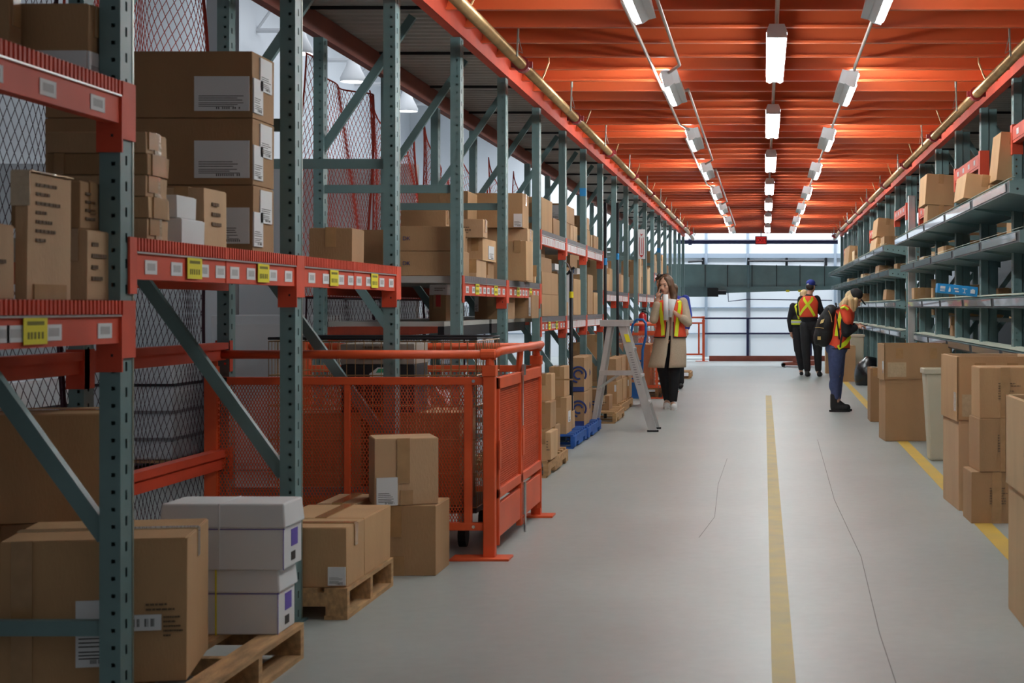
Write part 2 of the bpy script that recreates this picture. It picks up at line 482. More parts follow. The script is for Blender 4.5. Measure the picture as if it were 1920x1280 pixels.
# bays: k is the frame at the near end
shelf(-1, 1.945, 'high orange-edged shelf level at the top left corner of the picture', tags=(), labs=(.08, .25, .41, .53, .71, .90))
shelf(-1, 1.30, 'orange-edged shelf level under the tall taped cartons at the left edge', tags=(.66,), labs=(.12, .4, .55, .60, .73, .93))
shelf(0, 1.49, 'orange-edged shelf level carrying the three big brown cartons', tags=(.30, .74))
shelf(1, 1.49, 'orange-edged shelf level carrying one small carton, second bay from the camera', tags=(.28, .72))
shelf(3, 1.48, 'orange-edged grey shelf level just beyond the orange gate', grey=True, tags=(.28, .72))
shelf(4, 1.48, 'orange-edged grey shelf level one bay beyond the gate bay', grey=True, tags=(.28, .68))
for j, k in enumerate((5, 6, 7)):
    shelf(k, 1.94, 'upper grey shelf level with pink-white tickets, %s of three bays before the ladder' % ORD[j], grey=True, tags=(), white=True)
    shelf(k, 1.20, 'lower grey shelf level with tickets at eye height, %s of three bays before the ladder' % ORD[j], grey=True, tags=(.3, .6) if k == 5 else (), white=(k != 5))
for j, k in enumerate((8, 9)):
    shelf(k, 1.48, 'grey shelf level with small tickets above the ladder top, %s of two' % ORD[j], grey=True, tags=(), white=True)
for j, k in enumerate((11, 12)):
    shelf(k, 1.49, 'grey shelf level with white tickets left of the woman in the coat, %s of two' % ORD[j], grey=True, tags=(), white=True)
for j, k in enumerate((13, 14, 15)):
    shelf(k, 1.88, 'far grey shelf level above the woman in the coat, %s of three' % ORD[j], grey=True, tags=(), white=True)
# low rear shelves under the beams beyond the gate
for j, k in enumerate((3, 4)):
    r = thing('low_shelf', 'dark low shelf level behind the diagonal braces, %s bay beyond the gate' % ORD[j], 'shelf', (XF, YK(k)+.002, 1.19), 0, 'low shelves of the left rack row')
    ob('deck', MB().box(-.85, -.12, 0, L_, -.03, 0).mesh('deck', M_DECK), r); ob('rear_beam', rb, r)
    MB().box(-.16, -.12, 0, L_, -.1, -.03).build('beam', M_DARK, r)
# loose rear beams
for k, nm in ((0, 'behind the big carton on the pallet'), (1, 'behind the white lidded cartons')):
    for z, h, wd in ((1.10, .09, 'upper'), (.555, .10, 'lower')):
        r = thing('guard_beam', '%s orange rear rack beam %s' % (wd, nm), 'beam', (XR, YK(k)+.002, z-h), 0, 'orange rear beams of the left row')
        MB().box(-.0, .045, 0, L_, 0, h).box(.045, .06, 0, L_, h*.62, h).build('beam', M_ORANGE, r)
        MB().box(-.01, .065, -.104, 0, -.06, h+.01).build('connector', M_ORANGE, r)
        MB().box(-.01, .065, L_, L_+.05, -.06, h+.01).build('connector', M_ORANGE, r)
# ------------------------------------------------------------------ nets on the back of the left row
def net(k, z0, z1, m, label, cell=.058, amp=.03, sag=0.0, seed=0, X=-2.84, group='safety nets behind the left racks'):
    L = P; mb = MB(); H = z1 - z0; ratio = 1.35
    rnd = random.Random(seed)
    a1, a2 = rnd.uniform(0, 6), rnd.uniform(0, 6)
    def pt(u, v):            # u along the bay, v height
        edge = v/H
        dy = .35*sag*math.sin(PI*u/L)*edge
        z = z0 + v - sag*(edge**2)*(math.sin(PI*u/L)**1.0) - sag*.6*edge*u/L
        x = X - amp*(1+math.sin(3.1*u+a1)*math.cos(2.3*v+a2)) - amp*.5*(1+math.sin(9*u+v*2+a2))*(.5+edge*.5)
        y = YK(k) + u + .03*math.sin(5*v+a1)*math.sin(PI*u/L)
        return (x, y, z)
    for sgn in (1, -1):
        n = int((L + H/ratio)/cell)+1
        for i in range(-int(H/ratio/cell)-1, int(L/cell)+int(H/ratio/cell)+2):
            pts = []
            u0 = i*cell
            st = 0
            steps = int(H/.07)+1
            for j in range(steps+1):
                v = H*j/steps
                u = u0 + sgn*v/ratio
                if 0 <= u <= L: pts.append(pt(u, v))
            if len(pts) > 1: mb.tube(pts, .0016 if m is M_NETD else .0021, 3, caps=False)
    mb.tube([pt(L*j/24, H) for j in range(25)], .006, 4); mb.tube([pt(L*j/24, 0) for j in range(25)], .004, 4)
    mb.tube([pt(0.012, H*j/20) for j in range(21)], .006, 4); mb.tube([pt(L-.012, H*j/20) for j in range(21)], .009, 4)
    o = mb.build('safety_net', m)
    return tag(o, label, 'net', group)
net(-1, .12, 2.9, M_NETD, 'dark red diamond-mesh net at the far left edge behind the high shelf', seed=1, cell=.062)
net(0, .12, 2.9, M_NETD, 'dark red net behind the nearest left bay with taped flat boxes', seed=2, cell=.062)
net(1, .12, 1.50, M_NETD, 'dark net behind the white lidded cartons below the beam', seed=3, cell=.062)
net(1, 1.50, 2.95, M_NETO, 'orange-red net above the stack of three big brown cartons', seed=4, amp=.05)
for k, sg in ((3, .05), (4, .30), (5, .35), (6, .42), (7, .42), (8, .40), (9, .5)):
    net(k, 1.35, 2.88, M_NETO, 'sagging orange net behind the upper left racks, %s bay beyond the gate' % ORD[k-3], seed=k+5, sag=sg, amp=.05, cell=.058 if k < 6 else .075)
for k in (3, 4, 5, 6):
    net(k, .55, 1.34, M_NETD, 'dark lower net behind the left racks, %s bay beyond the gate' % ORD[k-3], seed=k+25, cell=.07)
# ------------------------------------------------------------------ cardboard boxes
USED_BOX = []
def carton(label, X0, X1, Y0, Y1, z, h, rz=0.0, tone=0, tape=True, mats=None, sticker=(), lines=(), group=None, cat='box', name='cardboard_box',
           open_top=False, tilt=0.0, sheer=False, tape_mat=None, band=None, logo=None, txt=None, bev=.004, tx=0.0):
    """box spanning X0..X1, Y0..Y1 before the turn rz about its centre; faces: F camera side, A aisle side, T top
    sticker/lines entries: (face, u0, v0, u1, v1) in fractions of the face"""
    w, d = X1-X0, Y1-Y0
    cx, cy = (X0+X1)/2, (Y0+Y1)/2
    rnd = random.Random(hash((round(X0, 3), round(Y0, 3), round(z, 3))) & 0xffff)
    m = mats or CARD[tone % len(CARD)]
    mb = MB()
    if open_top:
        t = .006
        mb.box(-w/2, w/2, -d/2, d/2, 0, .006)
        mb.box(-w/2, w/2, -d/2, -d/2+t, .006, h).box(-w/2, w/2, d/2-t, d/2, .006, h)
        mb.box(-w/2, -w/2+t, -d/2+t, d/2-t, .006, h).box(w/2-t, w/2, -d/2+t, d/2-t, .006, h)
    else:
        j = lambda: rnd.uniform(-.003, .003)
        b_ = .004 if (w > .15 and h > .12) else 0
        mb.hexa([(-w/2, -d/2, 0), (w/2, -d/2, 0), (w/2, d/2, 0), (-w/2, d/2, 0),
                 (-w/2+j(), -d/2+j(), h-.003), (w/2+j(), -d/2+j(), h-.003), (w/2+j(), d/2+j(), h-.003), (-w/2+j(), d/2+j(), h-.003)])
        if w >= d: mb.box(-w/2+.003, w/2-.003, -d/2+.003, -.002, h-.004, h).box(-w/2+.003, w/2-.003, .002, d/2-.003, h-.004, h)
        else: mb.box(-w/2+.003, -.002, -d/2+.003, d/2-.003, h-.004, h).box(.002, w/2-.003, -d/2+.003, d/2-.003, h-.004, h)
    o = mb.build(name, m, None, bevel=bev if min(w, h, d) > .05 else 0)
    o.location = (cx, cy, z); o.rotation_euler = (tx, tilt, rz)
    side = 1 if cx < 0 else -1
    tag(o, label, cat, group)
    def fb(mb_, face, u0, v0, u1, v1, t0=.0036, t1=.0046, mi=0):
        if face == 'F': mb_.box(-w/2+u0*w, -w/2+u1*w, -d/2-t1, -d/2-t0+.004, v0*h, v1*h, mi)
        elif face == 'A':
            if side > 0: mb_.box(w/2+t0-.004, w/2+t1, -d/2+u0*d, -d/2+u1*d, v0*h, v1*h, mi)
            else: mb_.box(-w/2-t1, -w/2-t0+.004, -d/2+u0*d, -d/2+u1*d, v0*h, v1*h, mi)
        else: mb_.box(-w/2+u0*w, -w/2+u1*w, -d/2+v0*d, -d/2+v1*d, h+t0-.004, h+t1-.001, mi)
    if tape and not open_top:
        tm = tape_mat or M_TAPE
        t = MB(); tw = .025
        if w >= d:
            lo = max(0, 1-.09/h)
            fb(t, 'T', 0, .5-tw/d, 1, .5+tw/d); fb(t, 'A', .5-tw/d, lo, .5+tw/d, 1.0)
        else:
            lo = max(0, 1-.09/h)
            fb(t, 'T', .5-tw/w, 0, .5+tw/w, 1); fb(t, 'F', .5-tw/w, lo, .5+tw/w, 1.0)
        t.build('packing_tape', tm, o)
    if band:      # tape down the middle of a face
        for (face, u, v0, v1, wd) in band:
            t = MB(); W = w if face == 'F' else d
            fb(t, face, u-wd/W/2, v0, u+wd/W/2, v1, .0038, .0048); t.build('packing_tape', M_TAPE, o)
    for s_ in sticker:
        t = MB(); face, u0, v0, u1, v1 = s_[:5]
        col = s_[5] if len(s_) > 5 else M_PAPER
        fb(t, face, u0, v0, u1, v1, .004, .0056)
        if len(s_) <= 6:
            n = 6
            for i in range(n):
                vv = v0 + (v1-v0)*(.12+.05*i) if i < 3 else v0+(v1-v0)*(.30+.06*(i-3))
                e = rnd.uniform(.6, .92)
                fb(t, face, u0+(u1-u0)*.08, vv, u0+(u1-u0)*e, vv+(v1-v0)*.018, .0056, .0060, 1)
            if h*(v1-v0) > .04:
                bw = (u1-u0)*.45
                for i in range(12):
                    if rnd.random() < .75: fb(t, face, u0+(u1-u0)*.4+bw*i/12, v0+(v1-v0)*.05, u0+(u1-u0)*.4+bw*(i+.5)/12, v0+(v1-v0)*.11, .0056, .0060, 1)
        elif s_[6] == 'bars':
            for i in range(16):
                if rnd.random() < .8: fb(t, face, u0+(u1-u0)*(.1+.8*i/16), v0+(v1-v0)*.25, u0+(u1-u0)*(.1+.8*(i+rnd.uniform(.3, .8))/16), v0+(v1-v0)*.75, .0056, .0060, 1)
        t.build('paper_label', [col, M_INK], o)
    for (face, u0, v0, u1, v1, n) in lines:
        t = MB()
        for i in range(n):
            vv = v1 - (v1-v0)*(i+.5)/n; e = u0+(u1-u0)*rnd.uniform(.35, 1.0)
            a_ = u0
            while a_ < e:
                b2 = min(e, a_+(u1-u0)*rnd.uniform(.05, .16))
                fb(t, face, a_, vv, b2, vv+(v1-v0)*.34/n, .004, .0046); a_ = b2 + (u1-u0)*.03
        t.build('printed_text', M_INKF, o)
    if logo:
        face, u, v, rad, mt = logo
        t = MB(); W = w if face == 'F' else d
        pts = []
        def fp(a, b2):
            if face == 'F': return (-w/2+u*w+a, -d/2-.0046, v*h+b2)
            return (side*(w/2+.0046), -d/2+u*d+a, v*h+b2)
        for rr_, a0, a1 in ((rad, -.6, 4.6), (rad*.55, .2, 5.2)):
            pts = [fp(rr_*math.cos(a0+(a1-a0)*i/16), rr_*math.sin(a0+(a1-a0)*i/16)) for i in range(17)]
            t.tube(pts, rad*.13, 5)
        t.build('printed_logo', mt, o)
    if txt:
        for (face, body, u, v, size, mt) in txt:
            if face == 'F': text('printed_text', body, size, mt, o, (-w/2+u*w, -d/2-.0046, v*h), (R(90), 0, 0))
            else: text('printed_text', body, size, mt, o, (side*(w/2+.0046), -d/2+u*d, v*h), (R(90), 0, R(90) if side > 0 else R(-90)))
    return o
def bL(label, xl, xn, xf, yt, yb, X=None, on=None, **k):
    """left of the vanishing point: front face xl..xn, aisle side xn..xf; X = world x of the aisle side or on = height it rests on"""
    u = VPX - xn
    if 'Y' in k: Y = k.pop('Y'); X = -u*Y/F_PX
    elif X is None: Y = (CAM_H-on)*F_PX/(yb-VPY); X = -u*Y/F_PX
    else: Y = -X*F_PX/u
    Y2 = -X*F_PX/max(1, VPX-xf); d = k.pop('d', None) or (Y2-Y)
    s = Y/F_PX
    z = on if on is not None else CAM_H-(yb-VPY)*s
    h = k.pop('h', None) or ((CAM_H-(yt-VPY)*s)-z)
    return carton(label, X-(xn-xl)*s, X, Y, Y+d, z, h, **k)
def bR(label, xf, xn, xr, yt, yb, X=None, on=None, **k):
    u = xn - VPX
    if 'Y' in k: Y = k.pop('Y'); X = u*Y/F_PX
    elif X is None: Y = (CAM_H-on)*F_PX/(yb-VPY); X = u*Y/F_PX
    else: Y = X*F_PX/u
    Y2 = X*F_PX/max(1, xf-VPX); d = k.pop('d', None) or (Y2-Y)
    s = Y/F_PX
    z = on if on is not None else CAM_H-(yb-VPY)*s
    h = k.pop('h', None) or ((CAM_H-(yt-VPY)*s)-z)
    return carton(label, X, X+(xr-xn)*s, Y, Y+d, z, h, **k)

# ---- high shelf, top left
bL('brown carton with a large white shipping label on the high top left shelf', 23, 164, 200, 3, 0, X=-1.96, on=1.946, tone=1, h=.215, tape=True, bev=.003,
   sticker=(('F', .27, .02, .995, .36), ('A', .0, .02, .96, .36)))
bL('brown carton pushed into the picture corner on the high top left shelf', -160, 18, 40, 3, 0, X=-2.14, on=1.946, tone=1, h=.225)
# ---- lower left shelf
bL('tall tan carton with rows of printed lines on its side, left edge shelf', 28, 50, 132, 352, 0, X=-1.925, on=1.301, tone=4, h=.335, lines=(('A', .18, .42, .75, .93, 7),), tape_mat=M_CLEAR,
   band=(('A', .5, 0, .12, .2),))
bL('short tan carton with a barcode side cropped by the left edge', -120, -38, 27, 437, 0, X=-1.925, on=1.301, tone=4, h=.19, lines=(('A', .3, .25, .8, .55, 2),))
bL('tan carton with red printing, upper one behind the tall printed carton', 20, 150, 196, 338, 449, X=-1.955, tone=1, h=None, on=1.301+.205, lines=(('A', .2, .1, .6, .8, 4),))
bL('tan carton with small printing standing next to the nearest rack post', 100, 163, 213, 448, 0, X=-1.925, on=1.301, tone=4, h=.20, lines=(('A', .15, .2, .7, .85, 4),))
# ---- bay 0 shelf z=1.49
zs = 1.491
Yb = 5.12; hh = .0668
for i, nm in enumerate(('lowest', 'second lowest', 'middle', 'second highest', 'topmost')):
    j = (0, .006, -.004, .002, -.003)[i]
    carton('flat brown carton wrapped in glossy tape, %s of the stack behind the nearest post' % nm, -2.22+j, -1.91+j, Yb, Yb+.18, zs+i*hh, hh-.001, tone=(4, 2, 4, 1, 4)[i], tape_mat=M_CLEAR,
           band=(('F', .12, 0, 1, .03), ('A', .5, 0, 1, .12)) if i % 2 else (('A', .3, .2, 1, .08),), group='flat taped cartons behind the nearest post', bev=.003)
for i in range(2):
    carton('small white carton, %s of the two next to the taped flat boxes' % ('lower', 'upper')[i], -2.04-.02*i, -1.915-.015*i, 5.44, 5.44+.22-.04*i, zs+i*.085, .083-.008*i, mats=M_PAPER, tape=False, bev=.003,
           group='small white cartons on the shelf')
carton('tan carton behind the two small white cartons', -2.14, -1.975, 5.84, 6.08, zs, .212, tone=4, lines=(('A', .3, .3, .8, .8, 3),))
for i in range(3):
    carton('big brown carton with white label sheets, %s of the stack of three' % ('bottom', 'middle', 'top')[i], -2.72, -1.935, 6.26, 6.53, zs+i*.2535, .252, tone=3, tape=False,
           sticker=(('F', .72, .10 if i else .12, .985, .66 if i < 2 else .62, M_PAPER), ('A', .0, .08, .42, .60, M_PAPER), ('A', .30, .45, .85, .95, M_PAPER)), group='big brown cartons stacked on the second bay')
bL('small plain brown carton alone on the shelf behind the second post', 580, 660, 682, 418, 0, X=-1.95, on=1.491, tone=3, h=.165, tape=True)
# ---- foreground floor: pallets
PAL = {}
def pallet_parts(m):
    if m.name in PAL: return PAL[m.name]
    W, D, H = 1.0, 1.2, .13
    b_ = [MB().box(0, W, 0, .095, H-.018, H).mesh('deck_board', m),
          MB().box(0, .04, 0, D, .018, H-.018).mesh('stringer', m),
          MB().box(0, W, 0, .095, 0, .018).mesh('bottom_board', m)]
    # notched stringer
    n = MB()
    for y0, y1, z0 in ((0, .15, .018), (.15, .37, .055), (.37, .83, .018), (.83, 1.05, .055), (1.05, 1.2, .018)): n.box(0, .04, y0, y1, z0, H-.018)
    b_[1] = n.mesh('stringer', m)
    PAL[m.name] = b_; return b_
def pallet(label, X0, Y0, m, rz=0, W=1.0, D=1.2, Hs=1.0, group=None, cross=False):
    """deck boards run across X; pallet scaled in plan to W x D"""
    r = thing('pallet', label, 'pallet', (X0, Y0, 0), rz, group)
    b_ = pallet_parts(m)
    sx, sy = W/1.0, D/1.2
    def pt(name, me, x, y):
        o = ob(name, me, r, (x*sx, y*sy, 0)); o.scale = (sx, sy if name == 'stringer' else 1, Hs); return o
    if cross:       # deck boards run away from the camera, stringers across
        def rot(name, me, x, y, L):
            o = ob(name, me, r, (x, y, 0)); o.rotation_euler = (0, 0, R(90)); o.scale = (L, 1, Hs); return o
        n = 6
        for i in range(n): rot('deck_board', b_[0], .095+(W-.095)*i/(n-1), 0, D)
        for y in (0, D/2-.02, D-.04):
            o = ob('stringer', b_[1], r, (0, y+.04, 0)); o.rotation_euler = (0, 0, R(-90)); o.scale = (1, W/1.2, Hs)
        for x in (.095, W/2, W): rot('bottom_board', b_[2], x, 0, D)
        return r
    n = 7
    for i in range(n): pt('deck_board', b_[0], 0, (1.2-.095)*i/(n-1))
    for x in (0, .48, .96):
        o = ob('stringer', b_[1], r, (x*sx, 0, 0)); o.scale = (1, sy, Hs)
    for y in (0, .55, 1.105): pt('bottom_board', b_[2], 0, y)
    return r
pallet('worn wooden pallet under the big tan carton in the left foreground', -2.86, 5.00, M_WOOD, rz=0, W=1.18, D=1.04, cross=True)
carton('big tan carton with a barcode label behind the nearest post', -2.36, -1.82, 5.04, 5.52, .131, .44, rz=R(11), tone=0, tape_mat=M_CLEAR, bev=.012,
       sticker=(('F', .405, .12, .60, .58, M_PAPER), ('F', .70, .36, .865, .47, M_PAPER, 'bars')), lines=(('F', .875, .30, .98, .46, 5), ('F', .78, .48, .98, .55, 2)), band=(('F', .12, .02, 1, .06),))
def lidded(label, X0, X1, Y0, Y1, z, h, lidh, strap, logo_m):
    w, d = X1-X0, Y1-Y0
    r = thing('lidded_carton', label, 'box', ((X0+X1)/2, (Y0+Y1)/2, z), 0, 'white lidded cartons on the left pallet')
    MB().box(-w/2+.006, w/2-.006, -d/2+.006, d/2-.006, 0, h-.01).build('carton_body', M_PAPER, r, bevel=.004)
    MB().hexa([(-w/2-.004, -d/2-.004, h-lidh), (w/2+.004, -d/2-.004, h-lidh), (w/2+.004, d/2+.004, h-lidh), (-w/2-.004, d/2+.004, h-lidh),
               (-w/2+.004, -d/2+.004, h), (w/2-.004, -d/2+.004, h), (w/2-.004, d/2-.004, h), (-w/2+.004, d/2-.004, h)]).build('lid', M_PAPER, r, bevel=.006)
    MB().box(-w/2, w/2, -d/2+.004, -d/2+.0052, h-lidh-.006, h-lidh-.003).box(w/2-.0062, w/2-.004, -d/2+.003, -d/2+.0055, 0, h-lidh).build('purple_edging', M_PURPLE, r)
    s_ = MB(); s_.box(-.013, -.008, -d/2-.006, -d/2-.003, 0, h).box(-.013, -.008, -d/2-.006, d/2, h, h+.0015)
    s_.build('strap', M_YEL if strap else M_PAPER, r)
    MB().box(w/2-.006, w/2-.0045, -.02, .06, .07, .13).build('printed_panel', M_PURPLE, r)
    MB().box(w/2-.006, w/2-.0045, -.02, .03, .02, .05).build('printed_marks', M_INK, r)
    return r
lidded('white lidded storage carton with a yellow strap, lower of the two', -2.12, -1.70, 5.80, 6.02, .131, .230, .082, True, None)
lidded('white lidded storage carton with a pale strap, on top of its twin', -2.11, -1.675, 5.78, 6.02, .361, .232, .085, False, None)
# dark boxes at the far left
carton('brown carton with slanted white lettering behind the diagonal brace', -2.86+.10, -2.30, 5.62, 6.02, .131+.415, .37, rz=R(14), tone=0, bev=.01, sticker=(('A', .35, .25, .72, .75, M_PAPER),))
carton('tall dark brown carton under the lettered carton at the left edge', -2.78, -2.46, 5.62, 6.0, .131, .413, rz=0, tone=3, lines=(('F', .6, .3, .9, .6, 3),))
# ---- boxes in front of the gate
pallet('wooden pallet under the pair of brown cartons left of the gate', -2.42, 6.77, M_WOOD, W=.715, D=.84, cross=True)
bL('brown carton with a small white and blue shipping label, front of the pair', 476, 650, 684, 990, 0, Y=6.79, on=.131, tone=0, h=.245, d=.30, sticker=(('F', .80, .03, .99, .34, M_PAPER),))
bL('brown carton, rear of the pair on the wooden pallet', 520, 684, 737, 990, 0, Y=7.10, on=.131, tone=0, h=.245, d=.48)
bL('brown carton standing on the floor under the taller stacked carton', 700, 817, 817, 948, 1079, on=0, tone=1, h=.335, d=.34, band=(('F', .36, .55, 1, .055), ('F', .4, 0, .28, .06)), tape=False)
carton('brown carton with a white address label, stacked in front of the orange mesh', -1.90, -1.60, 7.89, 8.16, .337, .318, rz=R(19), tone=4, bev=.006, tape=False,
       band=(('F', .45, .33, 1, .06), ('F', .50, 0, .22, .06)), sticker=(('F', .03, .0, .36, .42, M_PAPER),))
carton('thin low carton behind the address-label carton', -2.12, -1.93, 7.85, 8.25, 0, .35, tone=4)
# ---- bays 3 and 4, z 1.48
z3 = 1.481
for i in range(2):
    carton('long olive-brown carton with blue print, %s of two past the gate' % ('lower', 'upper')[i], -2.42+.01*i, -1.915-.02*i, 10.50, 10.50+(.23, .19)[i], z3+i*.158, .156, tone=1, tape=False,
           txt=(('F', 'DK', .30, .5, .035, M_INKB),), group='long cartons past the gate', bev=.003)
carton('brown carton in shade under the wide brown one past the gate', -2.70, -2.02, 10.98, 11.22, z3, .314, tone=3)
bL('wide brown carton lying behind the long olive cartons', 751, 836, 842, 394, 0, Y=10.95, on=z3+.316, tone=1, h=.125)
bL('pale carton with printed lines above the long olive cartons', 803, 906, 914, 410, 0, Y=11.35, on=z3+.28, tone=4, h=.125, lines=(('F', .55, .15, .85, .6, 3),))
bL('tan carton with sealed flaps resting on the narrow upright ones', 876, 905, 930, 439, 0, Y=11.45, on=z3+.125, tone=2, h=.155, sticker=(('A', .4, .1, .8, .7, M_PAPER),))
bL('narrow tan upright carton on the shelf past the gate, near one', 880, 893, 912, 480, 0, Y=11.25, on=z3, tone=4, h=.124)
bL('narrow tan upright carton on the shelf past the gate, far one', 904, 913, 926, 485, 0, Y=11.75, on=z3, tone=3, h=.12)
bL('tall brown carton standing beside the fourth post past the nearest', 953, 987, 998, 451, 0, Y=12.45, on=z3, tone=0, h=.300)
bL('brown carton with one open flap, behind the tall brown carton', 905, 989, 992, 421, 0, Y=13.0, on=z3, tone=4, h=.42, d=.3)
bL('large brown carton on top of the stack, without a label', 784, 877, 881, 337, 0, Y=12.5, on=z3+.44, tone=1, h=.24, d=.4)
bL('large brown carton with a white barcode label near the stack top', 886, 980, 987, 342, 0, Y=12.9, on=z3+.42+.001, tone=1, h=.27, d=.33, sticker=(('F', .82, .02, .99, .40, M_PAPER),))
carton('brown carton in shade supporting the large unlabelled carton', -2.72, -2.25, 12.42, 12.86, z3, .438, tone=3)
bL('small upright tan carton between the tall carton and the fifth post', 998, 1003, 1005, 493, 0, Y=13.5, on=z3, tone=2, h=.14)
# low shelf
zl = 1.191
bL('brown carton with a red sticker low behind the gate bay', 805, 836, 842, 552, 0, Y=10.9, on=zl, tone=3, h=.17, d=.3, sticker=(('F', .4, .55, .7, 1.0, M_RED, 'none'),))
bL('white printed carton lying low above the red-stickered carton', 805, 838, 840, 535, 0, Y=10.9, on=zl+.171, mats=M_PAPER, tone=0, h=.07, tape=False, d=.25, lines=(('F', .3, .3, .9, .7, 2),))
bL('long brown carton low behind the shelf beam, fourth bay', 890, 950, 955, 550, 0, Y=12.5, on=zl, tone=3, h=.19, d=.4, sticker=(('F', .0, .3, .12, .9, M_PAPER),))
bL('long brown carton low behind the shelf beam, fifth bay', 958, 997, 1002, 552, 0, Y=13.3, on=zl, tone=3, h=.19, d=.4, sticker=(('F', .86, .1, .95, .9, M_PAPER),))
# ---- bays 5..7
zu, zd = 1.941, 1.201
def yk(k, f): return YK(k)+.01 + f*(P-.13)
def row(kk, items, z, base, X=-1.93, group=None):
    """items: (f0, f1, height, width, tone, extra) placed along one bay at shelf height z"""
    for i, it in enumerate(items):
        f0, f1, h, w, t = it[:5]; kw = dict(it[6]) if len(it) > 6 else {}
        carton(it[5], X-w, X-kw.pop('in_', 0), yk(kk, f0), yk(kk, f1), z+kw.pop('dz', 0), h, tone=t, **kw)
row(5, [
 (.02, .12, .12, .20, 2, 'small tan carton, lower of two beside the carton numbered 2564'),
 (.02, .16, .11, .22, 2, 'small tan carton, upper of two beside the carton numbered 2564', dict(dz=.121)),
 (.20, .62, .30, .28, 0, 'brown carton printed with the number 2564 at the shelf edge', dict(txt=(('F', '2564', .78, .12, .035, M_INK),), band=(('F', .42, .1, .95, .02),))),
 (.68, .95, .16, .30, 3, 'brown carton behind the one numbered 2564')], zu, '')
row(6, [
 (.05, .14, .17, .05, 5, 'pale thin upright carton under the label-fronted box'),
 (.18, .36, .17, .14, 3, 'dark brown upright carton under the label-fronted box'),
 (.40, .52, .17, .10, 4, 'tan upright carton with white edge under the label-fronted box'),
 (.56, .75, .17, .09, 4, 'tan upright carton at the far end below the label-fronted box'),
 (.05, .60, .17, .25, 3, 'carton whose front is covered by a white barcode sheet', dict(dz=.171, tape=False, sticker=(('F', .04, .12, .96, .9, M_PAPER),)))], zu, '')
row(7, [
 (.02, .42, .19, .21, 0, 'brown carton with a square flap mark, third upper bay', dict(band=(('F', .2, .1, .6, .06),))),
 (.02, .38, .13, .20, 2, 'brown carton with a dark slot, on the square-flap carton', dict(dz=.191)),
 (.48, .58, .15, .10, 4, 'thin tan carton beside the slotted carton stack'),
 (.66, .96, .16, .13, 1, 'small brown carton at the far end of the third upper bay')], zu, '')
row(5, [
 (.02, .10, .20, .22, 4, 'tan upright carton at the near end of the lower ticket shelf'),
 (.02, .10, .14, .20, 2, 'tan upright carton stacked at the near end of the lower shelf', dict(dz=.201)),
 (.12, .18, .19, .10, 4, 'narrow pale carton beside the pair of printed cartons'),
 (.22, .90, .195, .30, 1, 'brown carton with two arrows and print, lower of the pair', dict(lines=(('F', .3, .12, .95, .3, 3), ('F', .1, .48, .6, .52, 1)), txt=(('F', '↑↑', .5, .75, .07, M_INK),))),
 (.22, .88, .195, .30, 1, 'brown carton with a printed frame, upper of the pair', dict(dz=.196, lines=(('F', .1, .48, .7, .54, 1),), sticker=(('F', .1, .7, .8, .73, M_INK, 'none'), ('F', .1, .9, .8, .93, M_INK, 'none')))),
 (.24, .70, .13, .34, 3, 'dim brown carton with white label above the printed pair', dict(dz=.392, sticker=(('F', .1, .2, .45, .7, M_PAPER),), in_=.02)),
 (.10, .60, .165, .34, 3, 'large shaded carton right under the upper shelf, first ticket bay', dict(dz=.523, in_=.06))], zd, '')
row(6, [
 (.02, .12, .40, .07, 4, 'tall narrow tan carton next to the dark pole'),
 (.16, .28, .13, .09, 4, 'short narrow tan carton next to the dark pole'),
 (.34, .52, .44, .12, 5, 'tall whitish carton with small blue print', dict(mats=M_PAPER, tape=False, lines=(('F', .3, .1, .7, .5, 8),))),
 (.56, .95, .37, .20, 0, 'tall brown carton with a torn white patch', dict(sticker=(('F', .2, .84, .55, .96, M_PAPER, 'none'),))),
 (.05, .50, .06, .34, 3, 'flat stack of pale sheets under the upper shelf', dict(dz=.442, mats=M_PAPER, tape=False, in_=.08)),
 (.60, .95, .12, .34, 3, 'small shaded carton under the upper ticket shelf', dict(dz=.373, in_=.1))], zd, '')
row(7, [
 (.02, .10, .36, .05, 4, 'first of the thin tan upright cartons in the third ticket bay'),
 (.14, .22, .36, .05, 2, 'second of the thin tan upright cartons in the third ticket bay'),
 (.28, .60, .44, .18, 1, 'tall brown carton behind the thin upright ones'),
 (.66, .92, .25, .13, 0, 'short brown upright carton near the third ticket bay end'),
 (.30, .58, .07, .30, 5, 'blue and white package on the cartons under the upper shelf', dict(dz=.442, mats=M_PAPER, tape=False, in_=.12, sticker=(('F', .2, .2, .8, .9, M_BLUEP, 'none'),)))], zd, '')
